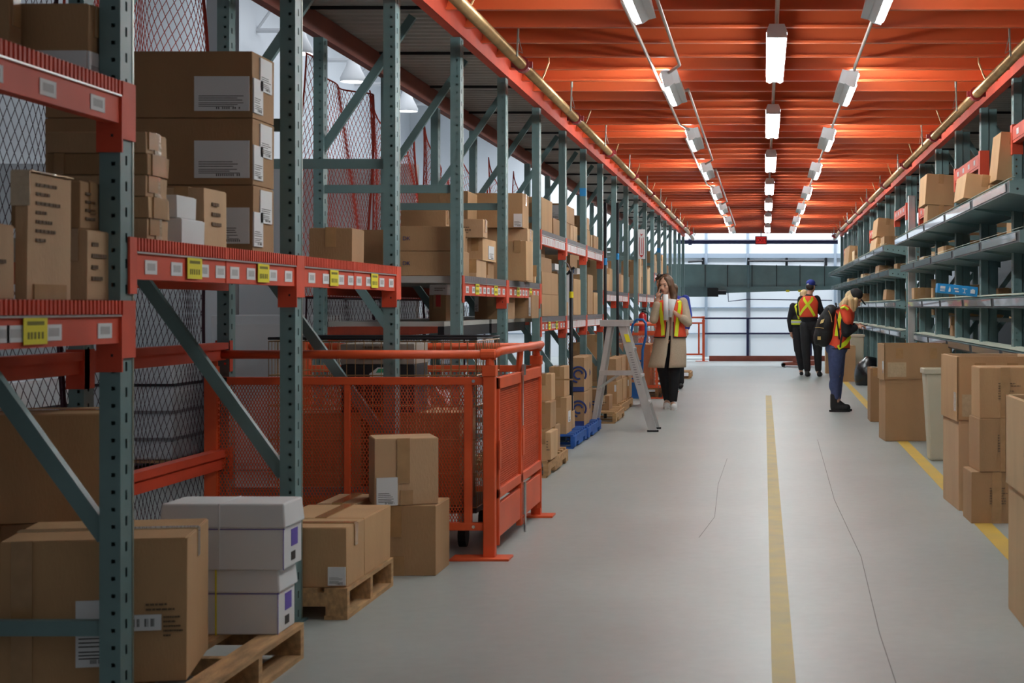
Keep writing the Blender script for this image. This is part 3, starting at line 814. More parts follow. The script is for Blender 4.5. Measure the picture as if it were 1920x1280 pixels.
# ---- far bays
rnd = random.Random(5)
def fill(k, z, zmax, where, n=4, X=-1.93, wmax=.5, names=True, side='L', second=True, d0=0):
    f = .03; i = 0
    while f < .93 and i < n:
        ln = rnd.uniform(.14, .26) if n > 3 else rnd.uniform(.25, .4)
        h = rnd.uniform(.5, .98)*zmax; w = rnd.uniform(.10, .32)
        f1 = min(.98, f+ln)
        t = rnd.randrange(6)
        kind = ('upright', 'plain', 'tan', 'brown')[t % 4]
        if side == 'L': x0, x1 = X-w, X-rnd.uniform(0, .02)
        else: x0, x1 = X+rnd.uniform(0, .02), X+w
        two = second and h > .3 and rnd.random() < .5
        if two:
            hl = h*rnd.uniform(.4, .6)
            carton('lower %s carton of a pair %s, %s there' % (('pale', 'tan', 'brown')[t % 3], where, ORD[i]), x0, x1, yk(k, f), yk(k, f1), z, hl, tone=t, sticker=(('F', .3, .1, .6, .9, M_PAPER, 'none'),) if rnd.random() < .5 else ())
            carton('upper %s carton of a pair %s, %s there' % (('pale', 'tan', 'brown')[t % 3], where, ORD[i]), x0+.01, x1, yk(k, f), yk(k, f1-.03), z+hl+.001, h-hl, tone=t+1, sticker=(('F', .3, .1, .6, .9, M_PAPER, 'none'),) if rnd.random() < .3 else ())
        else:
            carton('%s %s carton %s, %s there' % (('low', 'tall')[h > .25], ('pale', 'tan', 'brown')[t % 3], where, ORD[i]), x0, x1, yk(k, f), yk(k, f1), z, h, tone=t)
        f = f1 + .02; i += 1
fill(8, 1.481, .42, 'on the first shelf above the ladder')
fill(9, 1.481, .42, 'on the second shelf above the ladder')
for k, nm in ((8, 'first'), (9, 'second')):
    carton('brown carton deep on the high timber above the ladder, %s bay' % nm, -2.75, -2.30, yk(k, .1), yk(k, .8), 1.481, .44, tone=3)
    carton('brown carton stacked high in the back above the ladder, %s bay' % nm, -2.72, -2.34, yk(k, .15), yk(k, .75), 1.922, .26, tone=1)
fill(11, 1.491, .62, 'on the white-ticket shelf left of the woman', n=5)
fill(12, 1.491, .66, 'on the farther white-ticket shelf by the woman', n=4)
for j, k in enumerate((13, 14, 15)): fill(k, 1.881, .42, 'on the %s far shelf above the woman' % ORD[j], n=4)
# ---- floor stock beyond the gate (left side)
for i, (X0, Y0, W, D, m_, lb) in enumerate([
    (-2.25, 12.4, .62, 1.25, M_WOOD, 'weathered wooden pallet right behind the orange gate'),
    (-2.30, 14.95, .575, 1.0, M_BLUEP, 'blue pallet under the brown cartons, nearer of two'),
    (-2.30, 15.98, .59, 1.25, M_BLUEP, 'blue pallet under the logo cartons, farther of two'),
    (-2.30, 18.2, .66, 1.1, M_WOOD, 'wooden pallet behind the ladder holding small scraps'),
    (-2.30, 19.6, .59, 1.8, M_WOOD, 'wooden pallet under the row of brown cartons behind the ladder'),
    (-1.75, 29.6, .42, .8, M_WOOD, 'small wooden pallet lying beyond the woman in the coat')]):
    pallet(lb, X0, Y0, m_, W=W, D=D)
zp = .131
def flo(label, xl, xn, xf, yt, yb, Y, z, **k): return bL(label, xl, xn, xf, yt, yb, Y=Y, on=z, **k)
flo('tall tan carton right behind the orange gate door, upper', 1000, 1034, 1041, 696, 746, 13.0, zp+.415, tone=2, h=.21)
flo('tan carton right behind the orange gate door, middle', 1000, 1032, 1038, 746, 793, 12.8, zp+.21, tone=1, h=.204, d=.35)
flo('tan carton with grey print right behind the gate, bottom', 1000, 1033, 1037, 793, 850, 12.45, zp, tone=2, h=.208, d=.4, lines=(('F', .75, .3, .95, .7, 4),))
flo('tan carton beside the bottom printed one on the pallet', 1022, 1041, 1050, 792, 842, 13.1, zp, tone=1, h=.21)
flo('brown carton on the blue pallet, big lower one', 1030, 1062, 1072, 743, 810, 15.0, zp, tone=0, h=.33, sticker=(('A', .3, .3, .7, .6, M_PAPER),))
flo('brown carton with folded flap, upper on the blue pallet', 1030, 1058, 1068, 688, 744, 15.1, zp+.332, tone=0, h=.275, band=(('F', .5, .55, .6, .3),))
flo('small tan carton at the corner of the blue pallet', 1062, 1073, 1078, 780, 812, 15.65, zp, tone=2, h=.17)
flo('small tan carton stacked on the corner one of the blue pallet', 1060, 1070, 1076, 755, 780, 15.68, zp+.172, tone=4, h=.13)
for i in range(2):
    for j, (xl, xn, xf) in enumerate(((1067, 1095, 1101), (1090, 1101, 1106))):
        flo('brown carton with a round blue logo, %s %s one' % (('lower', 'upper')[i], ('near', 'far')[j]), xl if j == 0 else 1076, xn, xf, 0, 0, 16.04+j*.56, zp+i*.332, tone=1, h=.33, d=.5,
            logo=('F', .62, .5, .075, M_INKB), group='cartons with a round blue logo', sticker=(('F', 0, 0, 1, .14, M_INKB, 'none'),), tape=False)
flo('brown carton with a round blue logo, alone on the far end of the blue pallet', 1098, 1119, 1123, 733, 791, 17.75, 0.0, tone=1, h=.40, d=.35, logo=('F', .6, .5, .07, M_INKB), sticker=(('F', 0, 0, 1, .2, M_INKB, 'none'),), tape=False)
flo('closed brown carton on top of the row behind the ladder', 1100, 1138, 1142, 640, 681, 19.9, zp+.54, tone=0, h=.28, d=.4)
for i, (xn, Y) in enumerate(((1157, 19.65), (1168, 20.45), (1180, 21.05))):
    flo('wide brown carton behind the ladder, upper row, %s one' % ORD[i], xn-62+i*14, xn-2, xn+8, 0, 0, Y, zp+.272, tone=1, h=.265, d=(.75, .55, .4)[i], group='upper row of cartons behind the ladder')
    flo('wide brown carton behind the ladder, lower row, %s one' % ORD[i], xn-52+i*10, xn, xn+9, 0, 0, Y, zp, tone=0, h=.268, d=(.75, .55, .4)[i], sticker=(('F', .9, .55, .97, .85, M_PAPER, 'none'),), group='lower row of cartons behind the ladder')
flo('dark printed carton with crumpled plastic on the scrap pallet', 1118, 1142, 1147, 755, 780, 18.5, zp, tone=3, h=.16, tape_mat=M_CLEAR, lines=(('F', .1, .2, .9, .6, 2),), d=.4)
flo('shaded brown carton in the low bay behind the pole', 1066, 1090, 1096, 640, 740, 18.6, zp, tone=3, h=.75, d=.4)
bL('large light cardboard sheet box behind the logo cartons', 1025, 1068, 1072, 680, 0, Y=17.0, on=0, tone=3, h=.60, d=.35)

# ---- right side, floor
bR('large open-topped cardboard bin box beside the yellow line, farthest of three', 1632, 1657, 1780, 643, 827, on=0, tone=1, open_top=True, h=.93, d=.5, rz=R(3), bev=.006)
def sleeve(o_label, m, rootname=None):
    for o in COL.objects:
        if o.get('label') == o_label: return o
def add_sleeve(lb, w, d, h, v0, tone, tape=True):
    o = sleeve(lb, None)
    t = .012; m = MB()
    z0 = h*v0
    m.box(-w/2-t, w/2+t, -d/2-t, -d/2-.0005, z0, h).box(-w/2-t, w/2+t, d/2+.0005, d/2+t, z0, h)
    m.box(-w/2-t, -w/2-.0005, -d/2-t, d/2+t, z0-.01, h-.004).box(w/2+.0005, w/2+t, -d/2-t, d/2+t, z0, h)
    m.build('top_flap_collar', CARD[tone], o)
    MB().box(-w/2+.02, -w/2+.20, -d/2-t-.001, -d/2-t, z0+.02, z0+.16).build('packing_tape', M_CLEAR, o)
    MB().box(-w/2-t-.001, -w/2-t, -d/2+.02, -d/2+.13, z0+.05, z0+.17).build('packing_tape', M_CLEAR, o)
    MB().box(-w/2+.10, -w/2+.17, -d/2-t-.0015, -d/2-t, h-.14, h-.04).build('packing_tape', M_TAPE, o)
    MB().box(w/2-.2, w/2-.13, -d/2-t-.0015, -d/2-t, h-.14, h-.04).build('packing_tape', M_TAPE, o)
lb = 'large open-topped cardboard bin box beside the yellow line, farthest of three'
o = sleeve(lb, None)
def dims(o): 
    xs = [v[0] for v in o.bound_box]; ys = [v[1] for v in o.bound_box]; zs_ = [v[2] for v in o.bound_box]
    return max(xs)-min(xs), max(ys)-min(ys), max(zs_)
add_sleeve(lb, *(dims(o)[:2]), .93, .64, 1)
lb2 = 'tall open-topped cardboard bin box with torn bottom corner, middle of three'
carton(lb2, 1.215, 1.72, 10.42, 11.1, 0, .97, rz=R(2), tone=4, open_top=True, tape=False, bev=.006)
add_sleeve(lb2, .505, .68, .97, .59, 0)
for i, (xf, xn, z, h, lb) in enumerate(((1815, 1820, 0, .305, 'taped brown carton with printed text, bottom of the stack by the bin box'),
                                        (1824, 1833, .307, .315, 'taped brown carton with printed text, middle of the stack by the bin box'),
                                        (1830, 1836, .624, .30, 'taped brown carton with printed text, top of the stack by the bin box'))):
    X0 = PX(xn, 9.8)
    carton(lb, X0, X0+.42, 9.8, 10.15, z, h, rz=R((1, 3, 1)[i]), tone=(1, 1, 0)[i], tape=False, bev=.008, band=(('F', .36, 0, 1, .055),), lines=(('F', .26, .35, .60, .70, 7),), group='printed cartons stacked by the bin box')
lb3 = 'tall open-topped cardboard bin box cropped by the right edge, nearest of three'
carton(lb3, 1.04, 1.60, 6.41, 7.03, 0, .91, rz=0, tone=5, open_top=True, tape=False, bev=.006)
add_sleeve(lb3, .555, .62, .91, .60, 5)
bR('brown carton behind the beige bin near the blonde woman', 1560, 1571, 1604, 660, 710, Y=28.5, on=0, tone=1, h=.62, d=.5)
bR('brown carton half seen behind the farthest big bin box', 1626, 1632, 1650, 690, 742, Y=18.5, on=0, tone=3, h=.6, d=.5)
# ------------------------------------------------------------------ right racks: cantilever trays
def tray_parts(kind):
    L = P - .012
    dep = .40
    b_ = {}
    # x from 0 (front lip, aisle side) to dep ; y 0..L ; z=0 is the top of the lip
    b_['pan'] = MB().hexa([(.01, 0, -.075), (dep, 0, -.11), (dep, L, -.11), (.01, L, -.075), (.01, 0, -.070), (dep, 0, -.105), (dep, L, -.105), (.01, L, -.070)]).mesh('pan', M_TEAL_D)
    b_['front_lip'] = MB().box(0, .006, 0, L, -.082, -.01).mesh('front_lip', M_DARK)
    lr = MB().hexa([(-.006, .12, -.07), (-.001, .12, -.07), (-.001, L-.05, -.07), (-.006, L-.05, -.07), (-.010, .12, -.018), (-.004, .12, -.018), (-.004, L-.05, -.018), (-.010, L-.05, -.018)])
    b_['label_rail'] = lr.mesh('label_rail', mat('clear_plastic', rgb(122, 128, 130), 0.2, 0.3, coat=.6))
    s_ = MB(); n = 34
    for i in range(n):
        y0 = L*i/n + .004
        s_.hexa([(-.004, y0, .0), (.075, y0, .012), (.075, y0+L/n-.012, .012), (-.004, y0+L/n-.012, .0), (-.004, y0, .003), (.075, y0, .015), (.075, y0+L/n-.012, .015), (-.004, y0+L/n-.012, .003)])
    b_['ticket_row'] = s_.mesh('ticket_row', mat('pale_ticket', rgb(196, 200, 184), 0.6))
    b_['lip_top'] = MB().hexa([(-.002, 0, -.012), (.08, 0, 0), (.08, L, 0), (-.002, L, -.012), (-.002, 0, -.008), (.08, 0, .004), (.08, L, .004), (-.002, L, -.008)]).mesh('lip_top', M_TEAL)
    e = MB().prism([(0, -.085), (.10, -.10), (dep, -.16), (dep, -.02), (.08, .003), (0, -.008)], lambda u, v, t: (u, t, v), -.004, .006)
    for i in range(5): e.prism([(.05+.07*i+.008*math.cos(a*PI/3), -.06-.012*i*.6+.008*math.sin(a*PI/3)) for a in range(6)], lambda u, v, t: (u, t, v), -.007, -.003, 1)
    b_['end_bracket'] = e.mesh('end_bracket', [M_TEAL, M_BLACK])
    return b_
TP = tray_parts('a')
LV = [(1.545, 2.085, 'top'), (1.61, 1.775, 'second'), (1.70, 1.36, 'third'), (1.765, .975, 'lowest')]
def tray(k, lv, label, first):
    X, z, nm = LV[lv]
    r = thing('picking_tray', label, 'shelf tray', (X, YK(k)+.0, z), 0, 'sloping trays of the right rack row')
    for n in ('pan', 'front_lip', 'label_rail', 'lip_top', 'end_bracket'):
        ob(n, TP[n], r, (0, .004 if n != 'end_bracket' else 0, 0))
    tr_ = ob('ticket_row', TP['ticket_row'], r, (0, .004, .005)); tr_.scale = ((.5, .5, .9, 1.5)[lv], 1, 1)
    # arm reaching back to the upright
    MB().box(.30, XG+.06-X, .0, .02, -.14, -.06).build('arm', M_TEAL, r)
    return r
near = list(range(3, 8)); far = list(range(9, 19))
for lv in range(4):
    for i, k in enumerate(near):
        tray(k, lv, '%s-level teal tray with ticket rail, %s bay of the nearer right unit' % (LV[lv][2], ORD[i]), i == 0)
    for i, k in enumerate(far):
        tray(k, lv, '%s-level teal tray, %s bay of the farther right unit' % (LV[lv][2], ORD[i]), i == 0)
# round end column between the two units
r = thing('end_column', 'pale steel column between the nearer and farther tray units', 'column', (1.75, YK(8)+.06, 0))
MB().box(-.045, .045, 0, .05, 0, 2.60).build('column', M_SILVER, r, bevel=.008)
MB().box(-.08, .08, -.04, .09, 0, .012).build('base_plate', M_ZINC, r)
# upper orange beams on the right
for i, (k, z) in enumerate(((3, 2.62), (5, 2.60), (7, 2.45), (9, 2.62), (12, 2.60), (17, 2.60))):
    r = thing('rack_beam', 'orange rack beam high in the right row, %s from the camera' % ORD[i], 'beam', (XG, YK(k)+.002, z), 0, 'orange beams of the right rack row')
    MB().box(-.005, .045, 0, P-.1, -.14, -.02).box(-.01, .0, .02, P-.12, -.12, -.035).build('beam', [M_ORANGE], r)
    for y in (-.104, P-.104): MB().box(-.010, .07, y, y+.106, -.22, 0).build('connector', M_ORANGE, r)
    for j in range(4): ob('price_label', m_lab, r, (-.012, .25+j*.4, -.075))
# back stock behind the right uprights
rnd = random.Random(11)
for j, k in enumerate(range(3, 18)):
    r = thing('back_shelf', 'dim steel shelf behind the right uprights, %s bay' % ORD[j], 'shelf', (1.98, YK(k)+.0, .0), 0, 'dim back shelves of the right row')
    for z in (.30, 1.18, 1.90): MB().box(0.16, .72, .01, P-.11, z-.03, z).build('board', M_TEAL_D, r)
    for z, h in ((.301, .5), (1.181, .45), (1.901, .5)):
        if rnd.random() < .62 and k < 14:
            f = rnd.uniform(.05, .4)
            carton('brown carton stored in the dim back of the right row, %s bay, %s board' % (ORD[j], {.301: 'low', 1.181: 'middle', 1.901: 'high'}[z]),
                   2.22, 2.55, yk(k, f), yk(k, f+rnd.uniform(.25, .5)), z, h*rnd.uniform(.5, .9), tone=rnd.randrange(4), group='cartons in the back of the right row')
# ---- boxes on the trays
def tz(lv): return LV[lv][1]+.004
def onR(label, xf, xn, xr, yt, yb, lv, tiltd=0, **k):
    X = LV[lv][0] + k.pop('dx', .10)
    z = LV[lv][1] + k.pop('dz', .005)
    o = bR(label, xf, xn, xr, yt, yb, X=X, on=z, **k)
    if tiltd: o.rotation_euler.y = R(tiltd)
    return o
onR('brown carton under the leaning tall carton, top right tray', 1846, 1856, 1900, 315, 339, 0, tone=1, h=.17, dz=-.05, dx=.16)
onR('tall brown carton leaning back on the top right tray', 1853, 1868, 1915, 251, 318, 0, tone=0, h=.36, dz=.125, dx=.17, tiltd=6)
onR('long brown carton sticking out over the top right tray edge', 1788, 1806, 1880, 324, 363, 0, tone=2, h=.19, dz=.01, dx=-.03, tiltd=7)
onR('brown carton, lower of the pair on the top tray', 1731, 1738, 1789, 389, 418, 0, tone=1, h=.20, dz=-.01, dx=.05, tiltd=3)
onR('brown carton with white tape, upper of the pair on the top tray', 1722, 1734, 1789, 336, 390, 0, tone=0, h=.30, dz=.195, dx=.03, tiltd=4)
onR('brown carton with worn print, upper on the far top tray', 1634, 1643, 1680, 400, 437, 0, tone=0, h=.27, dz=.20, dx=.07, tiltd=7)
onR('tan carton leaning under the worn print carton', 1629, 1640, 1652, 434, 470, 0, tone=2, h=.24, dz=-.045, dx=.05, tiltd=8)
onR('brown carton beside the leaning tan one on the far top tray', 1652, 1658, 1684, 437, 462, 0, tone=1, h=.19, dz=-.01, dx=.12)
onR('thin tan carton upright on the far top tray', 1647, 1652, 1656, 432, 462, 0, tone=5, h=.21, dz=-.01, dx=.13)
onR('tall leaning brown carton on the farthest top tray', 1581, 1590, 1616, 454, 497, 0, tone=0, h=.38, dz=.03, dx=.12, tiltd=5)
onR('thin tan carton on the farthest top tray', 1598, 1602, 1608, 465, 492, 0, tone=5, h=.30, dz=-.05, dx=.14)
onR('small brown carton pair front on the second tray', 1758, 1769, 1789, 455, 476, 1, tone=2, h=.13, dz=-.04, dx=.10)
onR('small tan carton low on the second tray', 1725, 1731, 1742, 474, 486, 1, tone=4, h=.09, dz=-.04, dx=.10)
onR('low brown carton tilted on the far second tray', 1640, 1647, 1674, 493, 510, 1, tone=1, h=.15, dz=-.03, dx=.08, tiltd=5)
onR('brown carton upright in the far second tray end', 1676, 1682, 1700, 492, 506, 1, tone=0, h=.13, dz=-.04, dx=.16)
onR('pale low carton on the far second tray', 1614, 1618, 1632, 508, 519, 1, tone=5, h=.12, dz=-.04, dx=.08)
onR('low brown carton on the farthest second tray', 1588, 1592, 1608, 514, 524, 1, tone=1, h=.12, dz=-.04, dx=.08)
onR('brown carton lying on the third tray next to the column', 1703, 1714, 1746, 536, 558, 2, tone=1, h=.13, dz=.012, dx=.0, d=.3, band=(('F', .15, 0, 1, .02),))
onR('thin tan carton standing upright on the third tray', 1746, 1749, 1752, 521, 556, 2, tone=2, h=.21, dz=.005, dx=.10)
onR('brown carton with print tilted on the far third tray', 1655, 1661, 1700, 541, 563, 2, tone=1, h=.15, dz=.015, dx=.04, tiltd=5, lines=(('F', .4, .4, .9, .6, 1),))
onR('brown carton on the far third tray above the blonde woman', 1610, 1613, 1630, 550, 567, 2, tone=0, h=.16, dz=.01, dx=.04)
onR('dark shaded carton at the third tray near the right edge', 1866, 1872, 1900, 522, 550, 2, tone=3, h=.12, dz=-.04, dx=.26)
# blue carton with white pictograms
Yb = 13.15; X0 = PX(1757, Yb)
o = carton('bright blue carton with white pictograms lying on the third tray', X0, X0+.32, Yb, Yb+.16, 1.382, .075, mats=mat('sky_blue_card', rgb(28, 142, 204), .5), tape=False, tilt=R(6), bev=.003)
w_ = .32; ic = MB()
def fp(u, v): return (-w_/2+u, -.08-.0052, v)
def rect(u0, u1, v0, v1): ic.box(-w_/2+u0, -w_/2+u1, -.0862, -.0848, v0, v1)
rect(.02, .06, .035, .055); rect(.02, .06, .025, .030); rect(.02, .06, .015, .020)
rect(.088, .104, .015, .042); rect(.093, .099, .042, .056)
rect(.13, .165, .040, .050); rect(.14, .17, .018, .030)
rect(.195, .235, .048, .053); rect(.212, .218, .02, .048); rect(.203, .227, .016, .021)
rect(.262, .298, .02, .05); rect(.272, .288, .05, .056)
ic.build('white_pictograms', M_PAPER, o)
# things hanging low
onR('thin tan cardboard piece leaning below the third tray', 1781, 1786, 1790, 600, 640, 3, tone=2, h=.20, dz=.01, dx=.16)
onR('white carton set behind the pale column', 1707, 1713, 1724, 580, 610, 3, mats=M_PAPER, tape=False, h=.22, dz=.005, dx=.22)
# ------------------------------------------------------------------ lamps
M_TUBE = mat('lit_tube', (0.93, 1.0, 0.99, 1), 0.4, emit=TUBE_E)
LL = 1.97
def lamp_body(L):
    m = MB(); m.hexa([(-.062, 0, .0), (.062, 0, .0), (.062, L, .0), (-.062, L, .0), (-.045, 0, .045), (.045, 0, .045), (.045, L, .045), (-.045, L, .045)])
    return m
lb_me = lamp_body(LL).mesh('housing', M_WHITE)
tb_me = MB().tube([(0, .04, 0), (0, LL-.04, 0)], .018, 8).mesh('tube', M_TUBE, True)
vt = MB()
for i in range(3): vt.tube([(.0+.03*math.cos(a*PI/6), .35+.75*i+.03*math.sin(a*PI/6), .0455) for a in range(12)], .003, 4, closed=True)
vt_me = vt.mesh('knockout', M_GREY)
LS = 1.17
lb_side = lamp_body(LS).box(-.05, .05, .02, LS-.02, .045, .085).mesh('housing', M_WHITE)
tb_side = MB().tube([(0, .04, 0), (0, LS-.04, 0)], .018, 8).mesh('tube', M_TUBE, True)
def lamp(X, Y, Z, roll, label, group):
    r = thing('strip_light', label, 'strip light', (X, Y, Z), 0, group); r.rotation_euler = (0, roll, 0); Ln = LS if roll else LL; tm_ = tb_side if roll else tb_me
    ob('housing', lb_side if roll else lb_me, r)
    for y in (0, Ln-.03): MB().box(-.06, .06, y, y+.03, -.035, 0).build('lamp_holder', M_WHITE, r)
    ob('tube', tm_, r, (-.036, 0, -.028)); ob('tube', tm_, r, (.036, 0, -.028))
    for y in (.3, LL-.3):
        if not roll: MB().box(-.005, .005, y, y+.02, .045, .12).build('hanger', M_ZINC, r)
    return r
CL = [5.9, 9.8, 13.67, 17.6, 21.5, 25.35, 29.25, 33.2]
for i, Y in enumerate(CL):
    lamp(.078, Y, 2.915, 0, 'lit twin-tube strip light, %s from the camera in the centre row' % ORD[i], 'centre row of strip lights')
SL = [8.15, 11.95, 15.78, 19.55, 23.4, 27.2, 31.2, 35.0]
for i, Y in enumerate(SL):
    lamp(-.70, Y, 2.935, R(76), 'tilted strip light shining to the left racks, %s in the left row' % ORD[i], 'left row of strip lights')
    lamp(.64, Y, 2.935, R(-76), 'tilted strip light shining to the right racks, %s in the right row' % ORD[i], 'right row of strip lights')
lamp(.64, .1, 2.935, R(-76), 'tilted strip light over the near end of the right aisle side', 'right row of strip lights')
lamp(.64, 3.9, 2.935, R(-76), 'tilted strip light above the near right boxes, nearest the camera', 'right row of strip lights')
# conduits
def pipe(name, label, pts, r, m, cat='conduit', group=None, seg=8, parts=None):
    t = thing(name, label, cat, pts[0], 0, group)
    p0 = Vector(pts[0]); MB().tube([Vector(p)-p0 for p in pts], r, seg).build('tube', m, t, smooth=True)
    if parts: parts(t, p0)
    return t
M_COND = mat('conduit_metal', rgb(190, 176, 168), 0.35, 0.5)
for i in range(7):
    a = CL[i]+LL; b_ = CL[i+1]
    t = pipe('conduit', 'straight metal conduit between centre lamps, %s from the camera' % ORD[i], [(.078, a-.05, 2.97), (.078, a+.1, 3.0), (.078, b_-.1, 3.0), (.078, b_+.05, 2.97)], .013, M_COND, group='centre row conduits')
for i in range(7):
    a = SL[i]+LS; b_ = SL[i+1]
    pipe('conduit', 'straight metal conduit between right row lamps, %s from the camera' % ORD[i], [(.655, a-.1, 2.98), (.655, a+.1, 3.01), (.655, b_-.1, 3.01), (.655, b_+.1, 2.98)], .012, M_COND, group='right row conduits')
    if i < 6:
        j = -1 if i % 2 == 0 else 1
        pipe('conduit', 'offset conduit %s of the left row lamps, %s from the camera' % (('left', 'right')[i % 2], ORD[i//2]),
             [(-.70, a-.04, 2.96), (-.70+.10*j, a+.02, 3.01), (-.70+.10*j, SL[i+2]-.15, 3.01), (-.70, SL[i+2]+.03, 2.97)], .012, M_COND, group='left row conduits')
pipe('conduit', 'offset conduit right of the nearest left row lamp', [(-.60, 8.0, 3.01), (-.60, SL[1]-.15, 3.01), (-.70, SL[1]+.03, 2.97)], .012, M_COND)
# sprinkler pipes
M_RBROWN = mat('oxide_red_coupling', rgb(150, 44, 50), .4)
for X, nm in ((-1.60, 'left'), (1.60, 'right')):
    t = thing('sprinkler_pipe', 'long brass-coloured sprinkler pipe along the %s ceiling edge' % nm, 'pipe', (X, 4.0, 2.885), 0, 'sprinkler pipes')
    MB().tube([(0, 0, 0), (0, 30.5, 0), (-.06*(1 if X > 0 else -1)*-1, 34.8, -.0)], .036, 12).build('tube', M_BRASS, t, smooth=True)
    for i in range(10):
        y = 6.9 + 3.1*i if X < 0 else 8.4+3.1*i
        if y < 34:
            MB().tube([(0, y, 0), (0, y+.09, 0)], .052, 12).box(-.07, .07, y+.03, y+.06, -.02, .02).build('coupling', M_RBROWN, t)
    for i in range(22):
        y = 5.0 + 1.45*i
        if y > 34: break
        s_ = 1 if X < 0 else -1
        h = MB()
        if i % 2 == 0: h.tube([(s_*.0, y, .03), (s_*.02, y+.02, .08), (s_*.05, y+.02, .16)], .007, 6).tube([(s_*.05, y+.02, .16), (s_*.05, y+.02, .21)], .006, 5)
        else: h.tube([(s_*.04, y, -.02), (s_*.05, y, .20)], .007, 5).tube([(s_*.04, y, .02), (s_*.075, y, -.0), (s_*.045, y, .12)], .004, 5).tube([(s_*.05, y, .17), (s_*.05, y, .24)], .011, 6)
        h.build('sprinkler_head' if i % 2 == 0 else 'hanger', M_BRASS if i % 2 == 0 else M_ZINC, t)
# exit sign
t = thing('exit_sign', 'small red EXIT sign hanging at the far end of the aisle', 'sign', (PX(1427, 37.83), 37.83, PZ(458, 37.83)))
MB().box(-.135, .135, 0, .05, 0, .19).build('sign_box', mat('dark_red_case', rgb(120, 44, 40), .5), t, bevel=.01)
MB().box(-.115, .115, -.004, 0, .02, .17).build('sign_face', mat('red_lit_face', rgb(225, 38, 38), .4, emit=.3), t)
text('sign_letters', 'EXIT', .135, mat('sign_letter_red', rgb(120, 10, 14), .4), t, (0, -.006, .093), (R(90), 0, 0), .001)
MB().tube([(0, .025, .19), (0, .025, .325)], .012, 6).box(-.05, .05, 0, .05, .31, .325).build('hanger', M_ZINC, t)
# arrow sign on post
Yp = YK(11)-.14; s_ = Yp/F_PX
t = thing('arrow_sign', 'tall white sign with a red downward arrow on a left rack post', 'sign', (PX(1203, Yp)-.0, Yp, PZ(485, Yp)))
w_, h_ = .105, 55*s_
MB().box(-w_/2, w_/2, -.012, 0, 0, h_).build('sign_plate', M_PAPER, t, bevel=.003)
a = MB()
def pr(poly): a.prism(poly, lambda u, v, q: (u, q, v), -.0145, -.0122)
for x in (-.035, .023): pr([(x, .06), (x+.008, .06), (x+.008, h_-.12), (x, h_-.12)])
pr([(-.035, .055), (.031, .055), (.0, .02)]); pr([(-.025, h_-.06), (0, h_-.10), (.025, h_-.06), (0, h_-.075)])
pr([(-.004, .08), (.004, .08), (.004, h_-.13), (-.004, h_-.13)])
a.build('red_arrow', M_RED, t)
# blue tape marks on posts
def post_tape(k, z, label, side=-1):
    o = MB().box(-.064, .0015, -.0025, .05, 0, .085).build('tape_mark', mat('blue_tape', rgb(40, 140, 205), .6))
    o.location = (XF, YK(k)-.10, z); tag(o, label, 'tape mark', 'blue tape marks on left posts')
post_tape(7, 2.46, 'blue tape mark high on a left post beyond the stacked cartons')
post_tape(14, 2.28, 'small blue tape mark high on a far left post')
# dark poles tied to the left racks
for i, (px, Y, yt) in enumerate(((1071, 15.7, 505), (1135, 19.1, 380), (1158, 20.9, 380))):
    X = PX(px, Y); zt = PZ(yt, Y)
    t = thing('dark_pole', 'slim dark pole standing against the left racks, %s' % ('one with a yellow band and rope', 'nearer of two with blue tape', 'farther of two with blue tape')[i], 'pole', (X, Y, 0), 0, 'dark poles by the left racks')
    MB().tube([(0, 0, 0), (.0, 0, zt)], .018, 8).build('tube', M_DARK, t, smooth=True)
    if i == 0:
        MB().tube([(0, 0, zt-.27), (0, 0, zt-.21)], .021, 8).build('yellow_band', M_YEL, t)
        MB().tube([(.0, -.02, zt-.02), (-.03, -.03, zt+.05), (-.07, -.02, zt+.08), (-.09, 0, zt+.02)], .005, 5).build('rope', M_GREY, t)
        MB().tube([(-.04, 0, zt-.05), (-.01, 0, zt-.01), (.03, 0, zt+.02)], .012, 6).build('clamp', M_BLACK, t)
    else: MB().tube([(0, 0, zt-.72), (0, 0, zt-.64)], .021, 8).build('blue_tape', MATS['blue_tape'], t)

